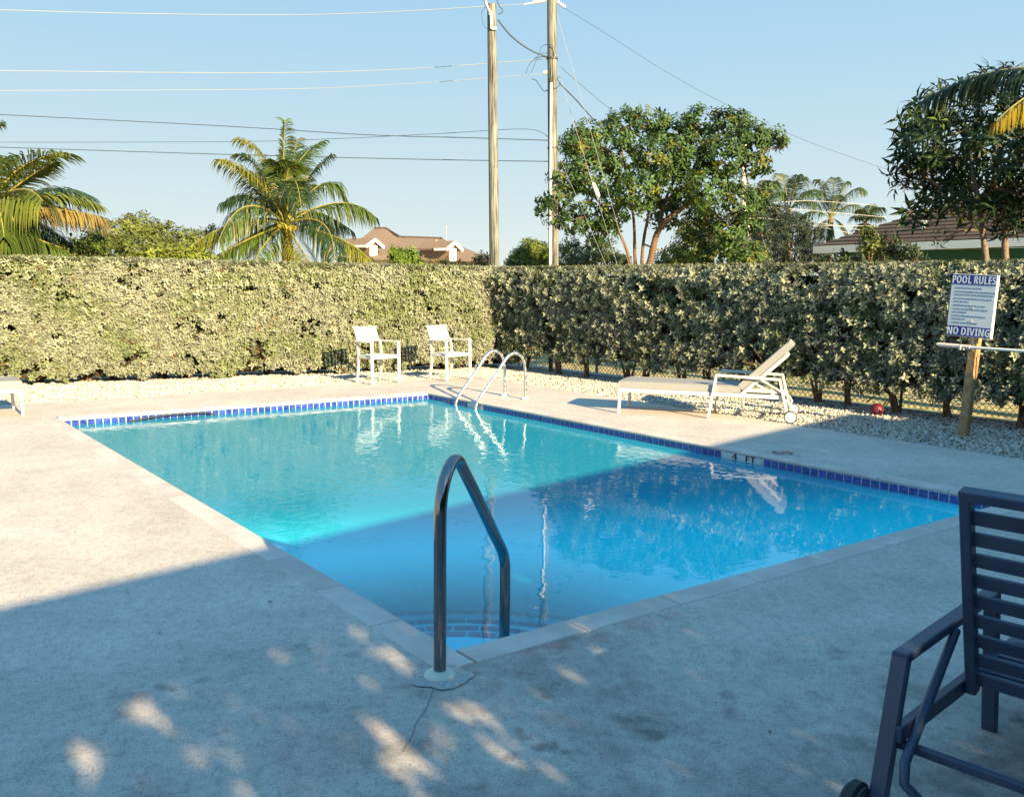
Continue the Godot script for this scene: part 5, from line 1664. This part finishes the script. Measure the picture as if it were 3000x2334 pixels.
func pad(l: float, h: float, w: float) -> MB:   # a soft box, a little domed
	var b := MB.new()
	var nx := 24
	var nz := 12
	var p := func(i: int, j: int, s: float) -> Vector3:
		var u := lerpf(-1, 1, float(i) / nx)
		var v := lerpf(-1, 1, float(j) / nz)
		var e := pow(maxf(absf(u), absf(v)), 1.0)
		var ru := signf(u) * (1.0 - pow(1.0 - absf(u), 1.3))
		var dome := 1.0 - 0.10 * pow(absf(u), 8.0) - 0.16 * pow(absf(v), 6.0) + 0.05 * (1.0 - v * v)
		return Vector3(u * l * 0.5, s * h * 0.5 * dome, v * w * 0.5)
	for i in nx:
		for j in nz:
			for s in [1.0, -1.0]:
				var a: Vector3 = p.call(i, j, s)
				var c: Vector3 = p.call(i + 1, j, s)
				var d: Vector3 = p.call(i + 1, j + 1, s)
				var e: Vector3 = p.call(i, j + 1, s)
				if s > 0: b.quad(a, e, d, c)
				else: b.quad(a, c, d, e)
	for i in nx:
		for j in [0, nz]:
			var a: Vector3 = p.call(i, j, -1.0)
			var c: Vector3 = p.call(i + 1, j, -1.0)
			var d: Vector3 = p.call(i + 1, j, 1.0)
			var e: Vector3 = p.call(i, j, 1.0)
			if j == nz: b.quad(a, c, d, e)
			else: b.quad(c, a, e, d)
	for j in nz:
		for i in [0, nx]:
			var a: Vector3 = p.call(i, j, -1.0)
			var c: Vector3 = p.call(i, j + 1, -1.0)
			var d: Vector3 = p.call(i, j + 1, 1.0)
			var e: Vector3 = p.call(i, j, 1.0)
			if i == 0: b.quad(a, c, d, e)
			else: b.quad(c, a, e, d)
	return b

func furniture() -> void:
	var c := armchair()
	c.position = Vector3(5.11, 0.0, -10.13)
	c.rotation.y = 0.17
	copy_of(c, "white aluminium armchair nearest the hedge corner, right of the two", Vector3(6.43, 0.0, -10.0), 0.19)
	# the cushioned lounger on the far side: head towards the right
	var l := lounger("white framed sun lounger with beige cushions, its back raised, across the pool", deg_to_rad(44), true, mats.alu)
	l.position = Vector3(7.358, 0, -3.853)
	l.rotation.y = atan2(0.826, -0.564)
	var k := lounger("white framed sun lounger with beige cushion, only its foot end showing at the left edge", deg_to_rad(35), true, mats.alu)
	k.position = Vector3(-2.275, 0, -9.28)
	k.rotation.y = 0.0
	var d := lounger("slatted sun lounger without cushions in the near right corner, its colour darkened for shade", deg_to_rad(75), false, mats.shaded_alu)
	d.position = Vector3(0.412, 0, 2.20)
	d.rotation.y = atan2(0.13, 0.992)

# ------------------------------------------------------------------ ladder and handrail
func escutcheon(o: Node3D, at: Vector3, r: float, h: float, m: Material) -> void:
	var b := MB.new()
	b.lathe(at, [Vector2(r, 0), Vector2(r, h * 0.25), Vector2(r * 0.9, h * 0.6), Vector2(r * 0.62, h * 0.9), Vector2(r * 0.42, h), Vector2(0, h)], 32)
	obj("flange", b, m, o)

func ladder_and_handrail() -> void:
	var o := thing("pool_ladder", "stainless steel pool ladder with two arched grab rails at the far side", "pool ladder", Vector3(5.81, 0, -7.31))
	var off := -o.position
	var front := [Vector3(5.81, 0.0, -7.06), Vector3(5.808, 0.25, -7.06), Vector3(5.80, 0.44, -7.06), Vector3(5.765, 0.575, -7.06), Vector3(5.70, 0.64, -7.06), Vector3(5.615, 0.665, -7.06), Vector3(5.53, 0.64, -7.065), Vector3(5.45, 0.57, -7.07), Vector3(5.30, 0.36, -7.09), Vector3(5.11, 0.12, -7.115), Vector3(5.035, 0.01, -7.125), Vector3(5.00, -0.1, -7.13), Vector3(4.99, -0.4, -7.13), Vector3(4.985, -0.72, -7.13)]
	for s in 2:
		var pts: Array = []
		for p in front: pts.append(p + off + Vector3(0, 0, -0.495 * s))
		var b := MB.new()
		b.tube(smooth(pts, 6), [0.0225], 16)
		obj("grab_rail", b, mats.steel, o)
		escutcheon(o, Vector3(5.81, 0.002, -7.06 - 0.495 * s) + off, 0.058, 0.03, mat(0.66, 0.64, 0.6, 0.4))
	for k in 3:
		var b := MB.new()
		b.box(Vector3(4.975, -0.24 - k * 0.2, -7.38) + off, Vector3(0.07, 0.03, 0.46), Basis(), 0.006)
		obj("tread", b, mat(0.7, 0.72, 0.73, 0.4), o)
	o = thing("handrail", "single bent steel handrail at the near corner of the pool", "handrail", Vector3(-0.194, 0, 0.190))
	off = -o.position
	var dir := Vector3(0.841, 0, -0.541)
	var pts: Array = []
	for p in [[0.0, 0.0], [0.0, 0.3], [0.0, 0.62], [0.006, 0.72], [0.035, 0.80], [0.085, 0.858], [0.14, 0.88], [0.192, 0.862], [0.245, 0.812], [0.42, 0.635], [0.60, 0.448], [0.70, 0.345], [0.738, 0.275], [0.745, 0.2], [0.745, 0.05], [0.742, -0.1], [0.74, -0.2]]:
		pts.append(dir * p[0] + Vector3.UP * p[1])
	var b := MB.new()
	b.tube(smooth(pts, 8), [0.0262], 20)
	obj("rail", b, mats.shaded_steel, o)
	escutcheon(o, Vector3(0, 0.003, 0), 0.066, 0.026, mat(0.62, 0.62, 0.55, 0.5))
	b = MB.new()
	b.tube(PackedVector3Array([dir * 0.741 + Vector3.UP * -0.195, dir * 0.741 + Vector3.UP * -0.165]), [0.045, 0.035], 16)
	obj("foot_cup", b, mat(0.02, 0.03, 0.10, 0.5), o)
	# the worn mortar ring round its base
	b = MB.new()
	var n := noise(1.2, 2, 700)
	var c := Vector3(-0.19, 0.0058, 0.20)
	for k in 40:
		var a0 := TAU * k / 40
		var a1 := TAU * (k + 1) / 40
		var r0 := 0.118 + 0.035 * n.get_noise_2d(cos(a0) * 0.7, sin(a0) * 0.7)
		var r1 := 0.118 + 0.035 * n.get_noise_2d(cos(a1) * 0.7, sin(a1) * 0.7)
		b.tri(c, c + Vector3(cos(a0), 0, -sin(a0)) * r0, c + Vector3(cos(a1), 0, -sin(a1)) * r1)
	tag(obj("mortar_patch", b, textured("mortar", grain(256, 0.05, 4, 701, Color(0.33, 0.33, 0.34), Color(0.47, 0.46, 0.46)), 3.0, 0.95)), "round mortar patch in the deck under the near handrail", "", "", "structure")

# ------------------------------------------------------------------ small things
func small_things() -> void:
	# white pole hung on the sign post
	var o := thing("skimmer_pole", "long white pole hanging level across the sign post", "pole", Vector3(7.94, 0.99, -2.1))
	var b := MB.new()
	b.tube(PackedVector3Array([Vector3(0, 0, 0.22), Vector3(0.0, -0.03, 3.2)]), [0.016], 10)
	obj("shaft", b, mat(0.72, 0.72, 0.72, 0.4), o)
	b = MB.new()
	b.tube(PackedVector3Array([Vector3(0, 0.012, -0.12), Vector3(0, 0.009, -0.09), Vector3(0, 0.0, 0.26)]), [0.014, 0.024, 0.024], 12)
	obj("grip", b, mat(0.70, 0.60, 0.52, 0.5), o)
	b = MB.new()
	b.beam(Vector3(-0.02, -0.03, 0.16), Vector3(0.07, -0.03, 0.16), 0.02, 0.012)
	b.beam(Vector3(-0.026, 0.02, 0.16), Vector3(-0.026, -0.035, 0.16), 0.02, 0.012, Vector3.RIGHT)
	obj("hook", b, mat(0.65, 0.62, 0.58, 0.4), o)
	# red ball under the hedge
	var at: Vector3 = Vector3(8.809, 0.000, -3.444)
	var ball := MB.new()
	var prof: Array = []
	for k in 13: prof.append(Vector2(cos(-PI / 2 + PI * k / 12.0), sin(-PI / 2 + PI * k / 12.0)) * 0.085)
	prof[0].x = 0.0
	prof[12].x = 0.0
	ball.lathe(Vector3.ZERO, prof, 24)
	o = obj("ball", ball, mat(0.11, 0.007, 0.022, 0.5))
	o.position = at + Vector3(0.0, 0.055, 0.0)
	tag(o, "dull red ball lying under the right hedge", "ball")
	# dark hose floating by the far tiles
	o = thing("hose", "thin dark hose floating against the tiles of the far pool wall", "hose", Vector3(1.3, -0.05, PZ + 0.03))
	b = MB.new()
	b.tube(smooth([Vector3(-0.56, -0.045, 0.05), Vector3(-0.45, -0.028, 0.03), Vector3(-0.15, 0.0, 0.02), Vector3(0.15, 0.005, 0.02), Vector3(0.42, 0.0, 0.03), Vector3(0.52, -0.03, 0.04)], 6), [0.011], 7)
	obj("tube", b, mat(0.025, 0.03, 0.035, 0.6), o)
	# no-diving roundel painted on the deck
	b = MB.new()
	var c := Vector3(5.345, 0.0045, -2.30)
	var m := 40
	for k in m:
		var a0 := TAU * k / m
		var a1 := TAU * (k + 0.98) / m
		if k % 10 == 7: continue
		var d0 := Vector3(cos(a0), 0, -sin(a0))
		var d1 := Vector3(cos(a1), 0, -sin(a1))
		b.quad(c + d0 * 0.085, c + d0 * 0.103, c + d1 * 0.103, c + d1 * 0.085)
	b.box(c + Vector3(0, 0.0006, 0), Vector3(0.022, 0.001, 0.19), Basis(Vector3.UP, 0.75))
	tag(obj("deck_marking", b, mat(0.26, 0.10, 0.12, 0.8)), "faded red no diving roundel on the deck", "", "", "structure")
	b = MB.new()
	for k in 60:
		var a0 := TAU * k / 60
		var a1 := TAU * (k + 0.8) / 60
		var d0 := Vector3(cos(a0), 0, -sin(a0))
		var d1 := Vector3(cos(a1), 0, -sin(a1))
		b.quad(c + d0 * 0.155, c + d0 * 0.16, c + d1 * 0.16, c + d1 * 0.155)
	b.tube(PackedVector3Array([c + Vector3(-0.05, -0.002, 0.03), c + Vector3(0.0, -0.002, 0.0), c + Vector3(0.055, -0.002, -0.045)]), [0.004], 4)
	tag(obj("deck_marking", b, mat(0.16, 0.17, 0.22, 0.8)), "thin dark ring and figure of the faded deck roundel", "", "", "structure")
	# a hairline crack in the near deck
	b = MB.new()
	var path := smooth([Vector3(-0.283, 0.000, 0.280), Vector3(-0.390, 0.000, 0.406), Vector3(-0.487, 0.000, 0.490), Vector3(-0.536, 0.000, 0.551), Vector3(-0.632, 0.000, 0.647)], 8)
	for i in path.size() - 1:
		var side := (path[i + 1] - path[i]).cross(Vector3.UP).normalized() * 0.0018
		var up := Vector3.UP * 0.0025
		if side.cross(path[i + 1] - path[i]).y < 0: side = -side
		b.quad(path[i] - side + up, path[i] + side + up, path[i + 1] + side + up, path[i + 1] - side + up)
	tag(obj("deck_crack", b, mat(0.22, 0.2, 0.19, 0.95)), "dark hairline crack in the deck below the near handrail", "", "", "structure")
	# fallen leaves and bits on the deck
	rng.seed = 800
	var where: Array[Transform3D] = []
	var tints := PackedColorArray()
	for i in 70:
		var p := Vector3(rng.randf_range(-5, 7), 0.006, rng.randf_range(-10, 2.5))
		if p.x > -0.2 and p.x < PX + 0.2 and p.z < 0.2 and p.z > PZ - 0.2: continue
		where.append(Transform3D(Basis(Vector3.UP, rng.randf() * TAU).scaled_local(Vector3.ONE * rng.randf_range(0.15, 0.6)), p))
		tints.append(Color(0.12, 0.08, 0.04) * rng.randf_range(0.5, 1.4))
	where.append(Transform3D(Basis(Vector3.UP, 0.3).scaled_local(Vector3.ONE * 0.9), Vector3(-0.42, 0.008, -1.05)))
	tints.append(Color(0.03, 0.025, 0.02))
	var lb := MB.new()
	leaf(lb, Vector3(-0.02, 0, 0), Vector3.RIGHT, Vector3.UP, 0.04, 0.018)
	var litter := scatter("leaf_litter", lb.mesh(), leafy(0.8, 0.0), where, tints)
	tag(litter, "tiny dry leaves scattered on the pool deck", "leaf litter", "", "stuff")
